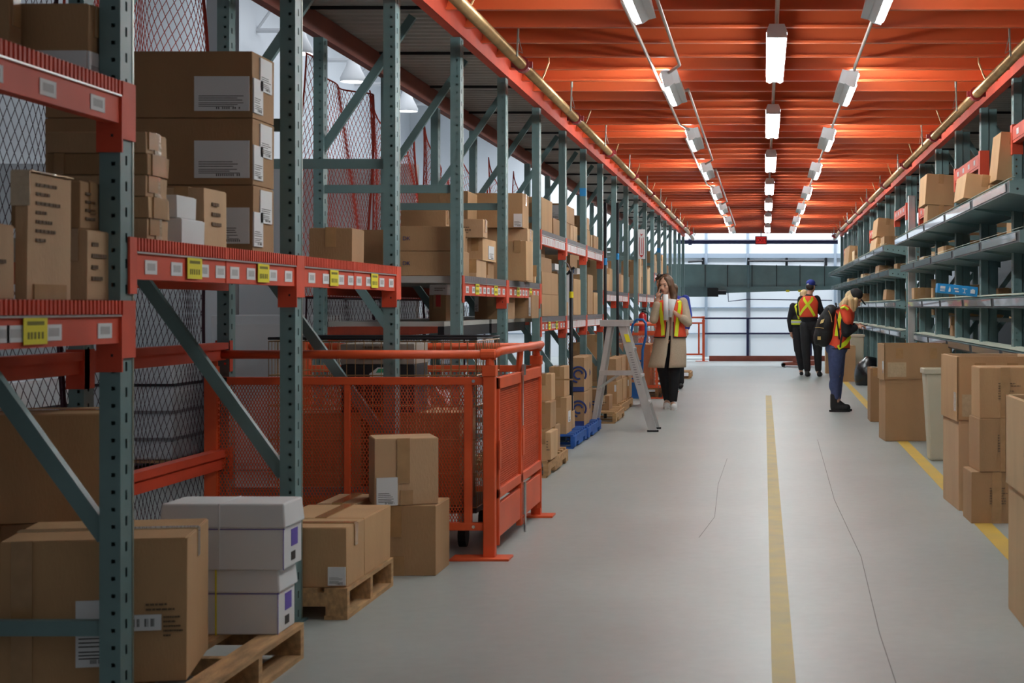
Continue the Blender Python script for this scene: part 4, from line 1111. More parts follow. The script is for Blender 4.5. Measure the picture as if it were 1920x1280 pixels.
# ------------------------------------------------------------------ orange safety gates
def lattice(mb, fn, W, H, cw, ch, wd=.003):
    """expanded metal in the u,v rectangle"""
    r = ch/cw
    for sg in (1, -1):
        i0 = -int(H/ch)-1
        for i in range(i0, int(W/cw)+int(H/ch)+2):
            u0 = i*cw
            # line u = u0 + sg*v/r
            v0, v1 = 0.0, H
            ua, ub = u0+sg*v0/r, u0+sg*v1/r
            if sg > 0:
                if ua > W or ub < 0: continue
                if ua < 0: v0 = (0-u0)*r
                if ub > W: v1 = (W-u0)*r
            else:
                if ub > W or ua < 0: continue
                if ua > W: v0 = (u0-W)*r
                if ub < 0: v1 = u0*r
            if v1-v0 < .01: continue
            p = fn(u0+sg*v0/r, v0); q = fn(u0+sg*v1/r, v1)
            mb.bar(p, q, wd, wd*1.2)
def gate(label, Y0, X0, X1, D, mesh=True, cell=(.0155, .030), far=True, door=True, group='orange safety gates in the left racks'):
    """near side panel in the plane Y0 from X0 (rack back) to X1 (aisle), door side along the aisle, depth D"""
    r = thing('safety_gate', label, 'safety gate', (X1, Y0, 0), 0, group)
    W = X1-X0
    def side(y, nm, cell_):
        MB().tube([(-W, y, 1.04), (-.02, y, 1.04)], .022, 12).build('hand_rail', M_GATE, r, smooth=True)
        f_ = MB(); f_.box(-W, 0, y-.015, y+.02, .885, .925).box(-W, 0, y-.015, y+.02, .145, .185)
        f_.box(-W, -W+.035, y-.014, y+.019, .18, .89).box(-.75, -.72, y-.014, y+.019, .18, .89).box(-.14, -.10, y-.014, y+.019, .18, .89)
        f_.build('panel_frame', M_GATE, r, bevel=.003)
        if mesh:
            m_ = MB(); lattice(m_, lambda u, v: (-W+.03+u, y+.004, .18+v), W-.13, .71, *cell_); m_.build('mesh_panel', M_GATE, r)
        if nm == 'near': 
            MB().tube([(-.09, y-.022, .905), (-.09, y-.015, .905)], .009, 8).tube([(-.09, y-.022, .165), (-.09, y-.015, .165)], .009, 8).build('bolt', M_CHROME, r)
            MB().box(-W+.01, -W+.09, y-.018, y-.015, .885, .925).build('end_tape', M_BLACK, r)
    side(0, 'near', cell)
    if far: side(D, 'far', (cell[0]*1.6, cell[1]*1.6))
    for y in ((0, D) if far else (0,)):
        MB().box(-.04, .02, y-.03, y+.03, 0, .93).build('post', M_GATE, r, bevel=.004)
        MB().box(-.045, .025, y-.035, y+.035, .93, .985).tube([(-.01, y, .985), (-.01, y, 1.02)], [.024, .019], 12).tube([(-.055, y, 1.04), (.02, y, 1.04)], .029, 12).build('rail_fitting', M_GATE, r, bevel=.003)
        MB().box(-.20, .10, y-.09, y+.07, 0, .012).build('foot_plate', M_GATE, r, bevel=.002)
        MB().box(-W-.02, -W+.04, y-.03, y+.03, 0, .98).tube([(-W+.01, y, .98), (-W+.01, y, 1.07)], .03, 10).build('rear_post', M_GATE, r)
    if door:
        MB().tube([(.01, 0, 1.04), (.03, .08, 1.055), (.03, D-.08, 1.055), (.01, D, 1.04)], .022, 12).build('hand_rail', M_GATE, r, smooth=True)
        for j, (a, b_) in enumerate(((.05, D/2-.01), (D/2+.01, D-.05))):
            d = bpy.data.objects.new('door', None); COL.objects.link(d); d.parent = r
            MB().box(0, .03, a, b_, .86, .92).box(0, .03, a, b_, .30, .35).box(0, .03, a, a+.03, .06, .92).box(0, .03, b_-.03, b_, .06, .92).build('door_frame', M_GATE, d, bevel=.003)
            MB().box(.002, .026, a+.03, b_-.03, .10, .27).build('kick_panel', M_GATE, d, bevel=.003)
            m_ = MB()
            if mesh: lattice(m_, lambda u, v: (.012, a+.03+u, .35+v), b_-a-.06, .51, cell[0], cell[1]*.8, .0045)
            else: 
                for q in range(6): m_.box(.008, .016, a+.03+q*(b_-a-.06)/6, a+.04+q*(b_-a-.06)/6, .35, .86)
            m_.build('mesh_panel', M_GATE, d)
            MB().box(.03, .036, a-.02, a+.04, .45, .60).build('hinge', M_GATE, d)
        MB().box(.03, .04, D/2-.02, D/2+.02, .12, .30).tube([(.045, D/2, .02), (.045, D/2, .30)], .008, 6).build('drop_bolt', M_CHROME, r)
        MB().box(.032, .045, D/2-.04, D/2+.04, .90, .96).box(.034, .038, D/2-.03, D/2-.005, .62, .90).build('latch', M_CHROME, r)
        MB().tube([(.01, D/2, .92), (.02, D/2, 1.05)], .018, 8).build('rail_stub', M_GATE, r)
    return r
gate('nearest orange mesh safety gate standing out into the aisle', 8.42, -2.82, -1.385, 1.72)
gate('second orange safety gate, beside the woman in the coat', 23.25, -2.82, -1.385, 1.75, cell=(.028, .05))
gate('farthest orange guard rail panel at the end wall', 39.25, -2.6, -1.42, 0, mesh=False, far=False, door=False)
# goods inside the second gate
r = pallet('wooden pallet inside the second orange gate', -2.6, 23.5, M_WOOD, W=1.1, D=1.2)
carton('wrapped brown carton load inside the second orange gate', -2.45, -1.62, 23.55, 24.6, .131, .62, tone=0, tape_mat=M_CLEAR, band=(('F', .3, 0, 1, .08), ('A', .5, 0, 1, .1)))
# wire cart behind the nearest gate
t = thing('wire_cart', 'brass-coloured wire basket cart behind the nearest orange gate', 'cart', (-2.62, 8.75, 0))
m_ = MB(); W, D = 1.10, .75
for y in (0, D):
    for i in range(25):
        x = W*i/24; m_.tube([(x, y, .22), (x, y, 1.10)], .0022, 4)
    for z in (.22, .4, .58, .76, .92, 1.02, 1.10): m_.tube([(0, y, z), (W, y, z)], .003, 4)
for x in (0, W):
    for i in range(14):
        y = D*i/13; m_.tube([(x, y, .22), (x, y, 1.10)], .0022, 4)
    for z in (.22, .4, .58, .76, .92, 1.02, 1.10): m_.tube([(x, 0, z), (x, D, z)], .003, 4)
m_.build('wire_basket', M_BRASS, t)
MB().box(0, W, 0, D, .19, .22).tube([(0, 0, 1.115), (W, 0, 1.115), (W, D, 1.115), (0, D, 1.115)], .008, 6, closed=True).build('cart_frame', M_DARK, t)
for x in (.08, W-.08):
    for y in (.06, D-.06): MB().tube([(x-.02, y, .07), (x+.02, y, .07)], .065, 14).build('wheel', M_BLACK, t)
for x in (.08, W-.08):
    for y in (.06, D-.06): MB().box(x-.025, x+.025, y-.03, y+.03, .12, .19).build('caster_fork', M_ZINC, t)
o = carton('dark carton with a small white and green car drawing in the wire cart', -2.25, -1.86, 8.80, 9.15, .72, .255, mats=mat('black_card', rgb(34, 34, 38), .6), tape=False)
c_ = MB().prism([(-.06, 0), (.07, 0), (.075, .02), (.04, .03), (.015, .05), (-.02, .05), (-.045, .03), (-.065, .015)], lambda u, v, q: (u+.02, q, v+.19), -.1775, -.1765)
c_.build('printed_car', M_PAPER, o)
MB().prism([(-.03, .022), (.035, .022), (.01, .044), (-.015, .044)], lambda u, v, q: (u+.02, q, v+.19), -.1785, -.1775).build('printed_car_roof', mat('green_ink', rgb(60, 170, 130), .6), o)
carton('grey printed carton lying on the dark car carton', -2.25, -1.86, 8.80, 9.15, .977, .11, mats=mat('grey_card', rgb(150, 140, 130), .7), tape=False, lines=(('F', .25, .15, .9, .35, 1), ('F', .3, .7, .8, .9, 1)))
carton('brown carton at the bottom of the wire cart, left', -2.55, -2.15, 8.82, 9.2, .222, .495, tone=1)
carton('brown carton at the bottom of the wire cart, right', -2.1, -1.62, 8.82, 9.3, .222, .495, tone=3)

# ------------------------------------------------------------------ step ladder
M_LAD = M_SILVER
Yf = 17.0; S = Yf/F_PX
t = thing('step_ladder', 'aluminium step ladder standing open in the aisle', 'ladder', (PX(1165, Yf), Yf, 0))
xt = PX(1154, Yf)-PX(1165, Yf); H = PZ(600, Yf)
xa = PX(1221, Yf)-PX(1165, Yf); xb = PX(1110, Yf)-PX(1165, Yf)
for y in (0, .42):
    ty = .06 if y == 0 else .34
    MB().bar((xa+.02, y, 0), (xt+.055, ty, H-.02), .028, .085, up=(1, 0, .3)).build('front_rail', M_LAD, t, bevel=.003)
    MB().bar((xb-.0, y*.9+.02, 0), (xt-.06, ty, H-.02), .022, .05, up=(1, 0, -.3)).build('rear_rail', M_LAD, t, bevel=.003)
    MB().box(xa-.04, xa+.075, y-.02, y+.02, 0, .018).build('rubber_foot', M_BLACK, t)
    MB().box(xb-.03, xb+.03, y*.9-.0, y*.9+.04, 0, .018).build('rubber_foot', M_BLACK, t)
    MB().bar((xb+.05, y*.9+.01, H*.38), (xt+.04, ty, H*.52), .012, .022).build('spreader', M_CHROME, t)
MB().box(xt-.16, xt+.15, .0, .40, H-.035, H).box(xt-.16, xt+.15, .0, .008, H-.065, H-.03).build('top_cap', M_LAD, t, bevel=.003)
for i, f in enumerate((.26, .50, .74)):
    x = xa+.02+(xt+.055-xa-.02)*f; y = .06*f
    MB().box(x-.05, x+.05, y+.01, .42-y*1.3, H*f-.012, H*f+.012).build('step', M_LAD, t, bevel=.002)
MB().box(xb+.07, xt+.22, .02, .03, H*.505, H*.55).build('cross_bar', M_LAD, t, bevel=.002)
x = xa+.02+(xt+.055-xa-.02)*.80
MB().prism([(-.012, -.04), (.035, -.04), (.010, .04), (-.035, .04)], lambda u, v, q: (x+u, q, H*.84+v), .0, .004).build('warning_label', M_YEL, t)
lm = MB()
for i in range(14):
    f = .42+.022*i; xx = xa+.02+(xt+.055-xa-.02)*f; lm.box(xx-.018, xx+.012, .06*f-.0145-.004, .06*f-.0145, H*f, H*f+.008)
lm.build('printed_text', M_GREY, t)

# ------------------------------------------------------------------ blue hand truck
Yh = 21.6
t = thing('hand_truck', 'blue steel hand truck leaning beside the ladder', 'hand truck', (PX(1196, Yh), Yh, 0))
M_HT = mat('hand_truck_blue', rgb(28, 104, 178), .4)
MB().tube([(-.10, 0, .15), (-.10, .05, .92), (-.07, .06, 1.06), (-.02, .06, 1.12), (.06, .06, 1.12), (.10, .06, 1.07), (.10, .05, .9), (.06, .02, .72), (.05, 0, .15)], .017, 8).build('frame', M_HT, t, smooth=True)
for z in (.35, .58, .80): MB().tube([(-.10, .02, z), (.06, .02, z)], .012, 6).build('cross_bar', M_HT, t)
MB().box(-.14, .11, -.20, .0, .10, .115).box(-.14, .11, -.02, .0, .10, .30).build('toe_plate', M_HT, t)
for x in (-.13, .10): MB().tube([(x-.025, .07, .115), (x+.025, .07, .115)], .115, 18).build('wheel', M_BLACK, t)
MB().tube([(-.15, .07, .115), (.12, .07, .115)], .012, 6).build('axle', M_ZINC, t)

# ------------------------------------------------------------------ fire extinguisher and small bottles
Ye = 25.6; X = PX(1205, Ye)
t = thing('fire_extinguisher', 'red fire extinguisher standing left of the woman above the orange rail', 'fire extinguisher', (X, Ye, .86)); pass
MB().tube([(0, 0, 0), (0, 0, .02), (0, 0, .30), (0, 0, .325), (0, 0, .34)], [.055, .062, .062, .045, .018], 14).build('cylinder', M_RED, t, smooth=True)
MB().tube([(0, 0, .34), (0, 0, .37)], .018, 8).bar((-.05, 0, .375), (.05, 0, .39), .02, .015).build('valve_handle', M_DARK, t)
MB().tube([(.02, -.02, .355), (.08, -.03, .33), (.075, -.05, .15)], .01, 6).build('hose', M_BLACK, t)
r = thing('low_shelf', 'low shelf carrying the fire extinguisher', 'shelf', (XF, YK(11), .85))
MB().box(-.85, 0, 0, L_, -.04, .008).build('deck', M_DECK, r)
MB().box(-.03, 0, 0, L_, -.12, -.04).build('beam', M_ORANGE, r)
r.location.y = YK(11)+.002
for i, (px, hh_) in enumerate(((1216, .10), (1222, .14))):
    o = MB().tube([(0, 0, 0), (0, 0, .07), (0, 0, hh_*.8), (0, 0, hh_)], [.035, .035, .03, .014], 10).build('white_jar', M_PAPER, smooth=True)
    o.location = (PX(px, 27.2), 27.2, .859); tag(o, ('short', 'taller')[i]+' white jar on the low shelf beside the fire extinguisher', 'jar', 'jars by the extinguisher')

# ------------------------------------------------------------------ bins
def bin_(label, px, Y, w, h, d, group='beige plastic waste bins'):
    X = PX(px, Y)
    t = thing('waste_bin', label, 'bin', (X+w/2, Y+d/2, 0), 0, group)
    b_ = MB(); k = .82
    b_.hexa([(-w/2*k, -d/2*k, 0), (w/2*k, -d/2*k, 0), (w/2*k, d/2*k, 0), (-w/2*k, d/2*k, 0), (-w/2, -d/2, h-.03), (w/2, -d/2, h-.03), (w/2, d/2, h-.03), (-w/2, d/2, h-.03)])
    b_.build('bin_body', M_BIN, t, bevel=.02)
    q = MB()
    for a in ((-w/2-.012, w/2+.012, -d/2-.012, -d/2+.012), (-w/2-.012, w/2+.012, d/2-.012, d/2+.012), (-w/2-.012, -w/2+.012, -d/2, d/2), (w/2-.012, w/2+.012, -d/2, d/2)): q.box(a[0], a[1], a[2], a[3], h-.045, h)
    q.build('bin_rim', M_BIN, t, bevel=.006)
bin_('beige plastic waste bin between the two big bin boxes', 1734, 13.75, .50, .77, .28)
bin_('beige plastic waste bin beside the blonde woman', 1594, 29.2, .25, .80, .50)
# black bag
o = MB(); bm = bmesh.new(); bmesh.ops.create_icosphere(bm, subdivisions=3, radius=.25)
for v in bm.verts:
    n_ = noise.noise(v.co*7)*.05; v.co *= 1+n_*2; v.co.z = max(-.16, v.co.z*1.25)
me = bpy.data.meshes.new('rubbish_bag'); bm.to_mesh(me); bm.free(); me.materials.append(mat('black_bag', rgb(20, 20, 24), .25)); me.polygons.foreach_set('use_smooth', [True]*len(me.polygons))
o = bpy.data.objects.new('rubbish_bag', me); COL.objects.link(o); o.location = (PX(1632, 27), 27.2, .16)
tag(o, 'shiny black rubbish bag on the floor behind the big bin box', 'bag')

# ------------------------------------------------------------------ end of the aisle
Yc = 41.0; s_ = Yc/F_PX
t = thing('conveyor', 'long dark teal conveyor crossing in front of the white end wall', 'conveyor', (0, Yc, 0))
xl, xr = PX(1262, Yc)-.6, PX(1640, Yc)
zl0, zl1, zr0, zr1 = PZ(538, Yc), PZ(494, Yc), PZ(536, Yc), PZ(500, Yc)
MB().hexa([(xl, 0, zl0), (xr, 0, zr0), (xr, .5, zr0), (xl, .5, zl0), (xl, 0, zl1), (xr, 0, zr1), (xr, .5, zr1), (xl, .5, zl1)]).build('side_panel', M_TEAL, t)
MB().hexa([(xl, -.03, zl0-.20), (xr, -.03, zr0-.06), (xr, .5, zr0-.06), (xl, .5, zl0-.20), (xl, -.03, zl0), (xr, -.03, zr0), (xr, .5, zr0), (xl, .5, zl0)]).build('lower_frame', M_TEAL, t)
MB().box(xl, PX(1345, Yc), -.05, .4, PZ(556, Yc), zl0).build('drive_housing', M_TEAL_D, t)
MB().box(PX(1327, Yc), PX(1347, Yc), -.25, .0, PZ(556, Yc), PZ(540, Yc)).tube([(PX(1346, Yc), -.12, PZ(548, Yc)), (PX(1362, Yc), -.12, PZ(548, Yc))], .06, 10).build('motor', M_BLACK, t)
q = MB()
for px in (1322, 1364, 1410, 1456, 1500, 1546): q.box(PX(px, Yc)-.008, PX(px, Yc)+.008, -.012, 0, zl0, zl1-.03)
q.build('panel_seam', M_DARK, t)
q = MB()
for px, py in ((1301, 543), (1501, 545), (1478, 545)): q.box(PX(px, Yc)-.06, PX(px, Yc)+.03, -.04, -.03, PZ(py, Yc)-.03, PZ(py, Yc)+.02)
q.build('yellow_sticker', M_YEL, t)
MB().tube([(PX(1404, Yc), -.1, PZ(541, Yc)), (PX(1404, Yc), -.1, PZ(497, Yc))], .035, 6).build('bracket', M_TEAL_D, t)
for px in (1280, 1403, 1575): MB().box(PX(px, Yc)-.05, PX(px, Yc)+.05, .15, .35, 0, zl0-.05).build('leg', mat('pale_leg', rgb(190, 205, 222), .6), t)
q = MB().tube([(PX(1365, Yc), -.12, PZ(548, Yc)), (PX(1366, Yc), -.12, PZ(565, Yc)), (PX(1400, Yc), -.1, PZ(561, Yc)), (PX(1560, Yc), -.1, PZ(563, Yc))], .012, 5)
q.build('cable', M_NAVY, t)
t = thing('wall_pipe', 'dark navy pipe crossing high in front of the end wall', 'pipe', (0, 40.2, PZ(453, 40.2)))
MB().tube([(-2.2, 0, 0), (1.8, 0, 0)], .055, 10).tube([(PX(1291, 40.2), 0, 0), (PX(1297, 40.2), 0, 0)], .085, 10).build('tube', M_NAVY, t)
t = thing('slim_rail', 'thin dark rail with brackets above the conveyor', 'rail', (0, 42.4, PZ(489, 42.4)))
MB().tube([(PX(1402, 42.4), 0, 0), (PX(1545, 42.4), 0, 0)], .03, 6).tube([(PX(1290, 42.4), 0, -.02), (PX(1318, 42.4), 0, 0)], .03, 6).build('tube', M_DARK, t)
for px in (1318, 1403, 1475, 1549): MB().box(PX(px, 42.4)-.03, PX(px, 42.4)+.03, 0, .55, -.12, .08).build('bracket', M_DARK, t)
t = thing('guard_rail', 'navy guard rail along the far end of the aisle', 'railing', (0, 39.55, 0))
for z in (1.02, .655): MB().tube([(-1.45, 0, z), (1.75, 0, z)], .022, 8).build('rail', M_NAVY, t)
for px in (1402, 1520): MB().tube([(PX(px, 39.55), 0, 0), (PX(px, 39.55), 0, 1.02)], .03, 8).build('post', M_NAVY, t)
t = thing('pallet_jack', 'red pallet jack partly hidden behind the person in black', 'pallet jack', (PX(1488, 35.5), 35.5, 0))
MB().hexa([(-.25, 0, .03), (.45, 0, .03), (.45, .5, .03), (-.25, .5, .03), (-.22, 0, .09), (.45, 0, .14), (.45, .5, .14), (-.22, .5, .09)]).bar((.0, .1, .1), (.30, .1, .52), .05, .07).build('body', M_BROWNRED, t)
MB().tube([(-.22, .0, .04), (-.22, .5, .04)], .045, 10).build('wheel', M_DARK, t)
carton('upright brown carton behind the man in the blue cap', PX(1548, 32), PX(1566, 32), 32.0, 32.4, 0, .75, tone=2)

# ------------------------------------------------------------------ high hall seen through the left racks
t = thing('hall_column', 'pale square column standing in the hall behind the left racks', 'column', (-4.55, 13.9, 0))
MB().box(-.14, .0, 0, .3, 0, 7.3).build('column', M_WHITE, t, bevel=.01)
MB().box(-.0, .05, .02, .28, 0, 7.3).build('side_strip', M_GREY, t)  # grey strip over the column's aisle-facing side
t = thing('white_cabinet', 'white electrical cabinet behind the orange gate in the hall', 'cabinet', (-4.35, 13.0, 0))
MB().box(0, .9, 0, .5, 0, 1.22).build('body', M_WHITE, t, bevel=.01)
MB().box(.05, .85, -.012, 0, .05, 1.15).build('door', M_PAPER, t, bevel=.01)
t = thing('partition_wall', 'low pale partition wall in the hall behind the left racks', 'partition', (-6.6, 15.2, 0))
MB().box(-1.5, 3.4, 0, .15, 0, 2.6).build('panel', M_WHITE, t)
for i in range(6):
    Y = 9.0+i*3.4; X = -5.7-.12*i
    r = pallet('wooden pallet with a wrapped load in the hall, %s from the camera' % ORD[i], X, Y, M_WOOD, W=1.4, D=1.5, group='hall pallets')
    h = (.72, .75, 1.0, 1.2, 1.3, 1.2)[i]
    o = MB().box(.02, 1.38, .02, 1.48, 0, h).build('wrapped_load', M_WRAP, bevel=.02); o.location = (X, Y, .131)
    tag(o, 'plastic-wrapped pale load on a hall pallet, %s from the camera' % ORD[i], 'pallet load', 'wrapped loads in the hall')
    for j in range(3):
        MB().box(.0, 1.4, .0, 1.5, h*(.2+.27*j), h*(.2+.27*j)+.02).build('strapping', M_DARK if j == 2 else M_GREY, o)
for i, (X, Y) in enumerate(((-7.65, 16.0), (-7.75, 21.5), (-7.65, 27.2), (-7.6, 30.6), (-7.6, 35.2))):
    t = thing('high_bay_lamp', 'lit round high-bay lamp in the hall, %s from the camera' % ORD[i], 'lamp', (X, Y, 5.45), 0, 'high-bay lamps in the hall')
    MB().tube([(0, 0, 0), (0, 0, .06), (0, 0, .28), (0, 0, .42)], [.23, .24, .13, .10], 20, caps=False).build('reflector', M_WHITE, t, smooth=True)
    MB().tube([(0, 0, .02), (0, 0, .03)], .215, 20).build('lit_glass', mat('lamp_glass', (1, 1, 1, 1), .4, emit=5.0), t)
    MB().tube([(0, 0, .42), (0, 0, 2.45)], .02, 6).build('stem', M_GREY, t)
# ------------------------------------------------------------------ people
M_SKIN = mat('skin', rgb(206, 158, 134), .55, noise_amt=.04, noise_scale=20)
M_COAT = mat('beige_wool', rgb(186, 170, 148), .95, noise_amt=.05, noise_scale=60)
M_VEST = mat('orange_vest', rgb(226, 76, 44), .7)
M_LIME = mat('lime_reflective', rgb(222, 236, 44), .45)
M_SILT = mat('silver_reflective', rgb(196, 200, 196), .35)
M_BCLOTH = mat('black_cloth', rgb(26, 26, 31), .9, noise_amt=.15, noise_scale=14)
M_BCLOTH2 = mat('black_trousers', rgb(30, 30, 34), .9, noise_amt=.15, noise_scale=12)
M_DENIM = mat('blue_denim', rgb(66, 78, 118), .85, noise_amt=.15, noise_scale=25)
M_BROWNH = mat('brown_hair', rgb(92, 64, 44), .55, noise_amt=.35, noise_scale=18, stretch=(3, 3, .4))
M_BLONDE = mat('blonde_hair', rgb(196, 168, 122), .5, noise_amt=.28, noise_scale=18, stretch=(3, 3, .4))
M_DHAIR = mat('dark_hair', rgb(44, 34, 30), .6, noise_amt=.3, noise_scale=30)
M_SHOEW = mat('white_shoe', rgb(226, 226, 226), .6)
M_BLUEC = mat('blue_cloth', rgb(38, 62, 168), .7)
def blob(name, prims, m, parent, vox=.010, smooth=4):
    """one continuous surface grown from tapered limbs ('c', p, r, q, r2) and ellipsoids ('e', centre, (rx, ry, rz), rotation)"""
    bm = bmesh.new()
    for p in prims:
        if p[0] == 'c':
            a, ra, b_, rb_ = Vector(p[1]), p[2], Vector(p[3]), p[4]
            n = max(2, int((b_-a).length/(min(ra, rb_)*.35))+1); n = min(n, 26)
            fl_ = p[5] if len(p) > 5 else 1.0
            t = (b_-a).normalized(); rot = t.to_track_quat('Z', 'Y').to_matrix().to_4x4()
            # sides
            mb = MB(); seg = 14
            prof = [(-ra*math.cos(x), ra*math.sin(x)) for x in (.25, .6, .95, 1.3)]+[(s*(b_-a).length/n, ra+(rb_-ra)*s/n) for s in range(n+1)]+[((b_-a).length+rb_*math.cos(x), rb_*math.sin(x)) for x in (1.3, .95, .6, .25)]
            for z, r_ in prof:
                for k in range(seg): mb.v.append((r_*math.cos(2*PI*k/seg), fl_*r_*math.sin(2*PI*k/seg), z))
            for i in range(len(prof)-1):
                for k in range(seg): mb.f.append((i*seg+k, i*seg+(k+1) % seg, (i+1)*seg+(k+1) % seg, (i+1)*seg+k))
            mb.f.append(tuple(range(seg-1, -1, -1))); mb.f.append(tuple((len(prof)-1)*seg+k for k in range(seg)))
            me = bpy.data.meshes.new('tmp'); me.from_pydata(mb.v, [], mb.f); me.transform(Matrix.Translation(a) @ rot)
            bm.from_mesh(me); bpy.data.meshes.remove(me)
        else:
            M_ = Matrix.Translation(Vector(p[1]))
            if len(p) > 3:
                for ax, an in zip('XYZ', p[3]): M_ = M_ @ Matrix.Rotation(R(an), 4, ax)
            M_ = M_ @ Matrix.Diagonal((*p[2], 1))
            bmesh.ops.create_icosphere(bm, subdivisions=3, radius=1, matrix=M_)
    me = bpy.data.meshes.new(name); bm.to_mesh(me); bm.free(); me.materials.append(m)
    o = bpy.data.objects.new(name, me); COL.objects.link(o); o.parent = parent
    r = o.modifiers.new('remesh', 'REMESH'); r.mode = 'VOXEL'; r.voxel_size = vox; r.use_smooth_shade = True
    s_ = o.modifiers.new('smooth', 'SMOOTH'); s_.factor = .5; s_.iterations = smooth
    return o
def c(p, r, q, r2=None, f=1.0): return ('c', p, r, q, r if r2 is None else r2, f)
def e(p, r, rot=None): return ('e', p, r) if rot is None else ('e', p, r, rot)
def hand(W, dir_, palm, s=1.0, curl=.9, thumb=None, side=(1, 0, 0)):
    """wrist W, fingers first go along dir_, then bend towards palm"""
    d = Vector(dir_).normalized(); n = Vector(palm).normalized(); sd = d.cross(n).normalized()
    W = Vector(W); out = [('c', tuple(W), .023*s, tuple(W+d*.05*s), .026*s, 1), ('e', tuple(W+d*.052*s), (.032*s, .032*s, .032*s))]
    for i, (o_, l) in enumerate(((-.027, .070), (-.009, .080), (.009, .076), (.027, .060))):
        b0 = W + d*.078*s + sd*o_*s
        p1 = b0 + (d*math.cos(curl*.35)+n*math.sin(curl*.35))*l*.45*s
        p2 = p1 + (d*math.cos(curl)+n*math.sin(curl))*l*.32*s
        p3 = p2 + (d*math.cos(curl*1.6)+n*math.sin(curl*1.6))*l*.26*s
        out += [c(W+d*.04*s+sd*o_*s*.8, .012*s, b0, .0095*s), c(b0, .0092*s, p1, .0085*s), c(p1, .0085*s, p2, .008*s), c(p2, .008*s, p3, .0072*s)]
    ts = 1 if thumb is None else thumb
    t0 = W+d*.025*s+sd*ts*-.022*s; t1 = t0+(d*.6-sd*ts*.7+n*.4).normalized()*.038*s; t2 = t1+(d*.8-sd*ts*.1+n*.6).normalized()*.032*s
    out += [c(t0, .014*s, t1, .011*s), c(t1, .011*s, t2, .009*s)]
    return out
def head(C, yaw, pitch=0, s=1.0):
    """head prims and features; face looks along -Y before the turn"""
    M_ = Matrix.Translation(Vector(C)) @ Matrix.Rotation(yaw, 4, 'Z') @ Matrix.Rotation(pitch, 4, 'X')
    T = lambda x, y, z: tuple(M_ @ Vector((x*s, y*s, z*s)))
    dg = (R(0), R(0), R(0)); ry = math.degrees(yaw)
    pr = [('e', T(0, .012, .025), (.074*s, .094*s, .098*s), (0, 0, ry)), ('e', T(0, -.028, -.045), (.054*s, .055*s, .066*s), (0, 0, ry)),
          ('e', T(0, -.060, -.090), (.024*s, .020*s, .018*s), (0, 0, ry)),                    # chin
          c(T(0, -.078, .010), .010*s, T(0, -.100, -.028), .0145*s), ('e', T(0, -.090, -.034), (.017*s, .012*s, .010*s), (0, 0, ry)),   # nose
          ('e', T(0, -.072, .032), (.046*s, .018*s, .012*s), (0, 0, ry)),                      # brow
          ('e', T(.038, -.055, -.02), (.022*s, .022*s, .020*s)), ('e', T(-.038, -.055, -.02), (.022*s, .022*s, .020*s)),   # cheeks
          ('e', T(0, -.078, -.060), (.021*s, .012*s, .010*s), (0, 0, ry)),                     # lips
          ('e', T(.078, .012, -.005), (.010*s, .018*s, .030*s), (0, 0, ry)), ('e', T(-.078, .012, -.005), (.010*s, .018*s, .030*s), (0, 0, ry))]
    return pr, T
def face_parts(T, par, s=1.0):
    m = MB()
    for x in (-.031, .031):
        o = blob('eye', [('e', T(x, -.070, .006), (.013*s, .010*s, .007*s))], mat('eye_dark', rgb(50, 40, 36), .3), par, .003, 1)
        m.tube([T(x-.017, -.082, .030), T(x, -.087, .034), T(x+.017, -.082, .030)], .003*s, 5)
    m.build('eyebrows', M_DHAIR, par)
    MB().tube([T(-.022, -.086, -.061), T(-.008, -.092, -.058), T(.008, -.092, -.058), T(.022, -.086, -.061)], .005*s, 6).build('lips', mat('lip', rgb(160, 84, 78), .5), par, smooth=True)
def loft(name, rings, m, parent, a0=0, a1=360, n=28, th=.006, smooth=True, closed=None):
    """rings: (z, cx, cy, rx, ry); angle 0 = +X, 90 = away from the camera, 270 = towards it"""
    mb = MB(); full = abs(a1-a0) >= 360
    # refine rings
    rr_ = []
    for i in range(len(rings)-1):
        for k in range(4):
            t = k/4; rr_.append(tuple(rings[i][j]*(1-t)+rings[i+1][j]*t for j in range(len(rings[i]))))
    rr_.append(rings[-1])
    cols = n if full else n+1
    for q in rr_:
        z, cx, cy, rx, ry = q[:5]; b0 = a0 + (q[5] if len(q) > 5 else 0); b1 = a1 + (q[6] if len(q) > 6 else 0)
        for k in range(cols):
            an = R(b0+(b1-b0)*k/n); mb.v.append((cx+rx*math.cos(an), cy+ry*math.sin(an), z))
    for i in range(len(rr_)-1):
        for k in range(n):
            k2 = (k+1) % cols if full else k+1
            mb.f.append((i*cols+k, i*cols+k2, (i+1)*cols+k2, (i+1)*cols+k))
    mb.m = [0]*len(mb.f)
    o = mb.build(name, m, parent, smooth=smooth)
    if th:
        s_ = o.modifiers.new('thickness', 'SOLIDIFY'); s_.thickness = th; s_.offset = 0
    return o
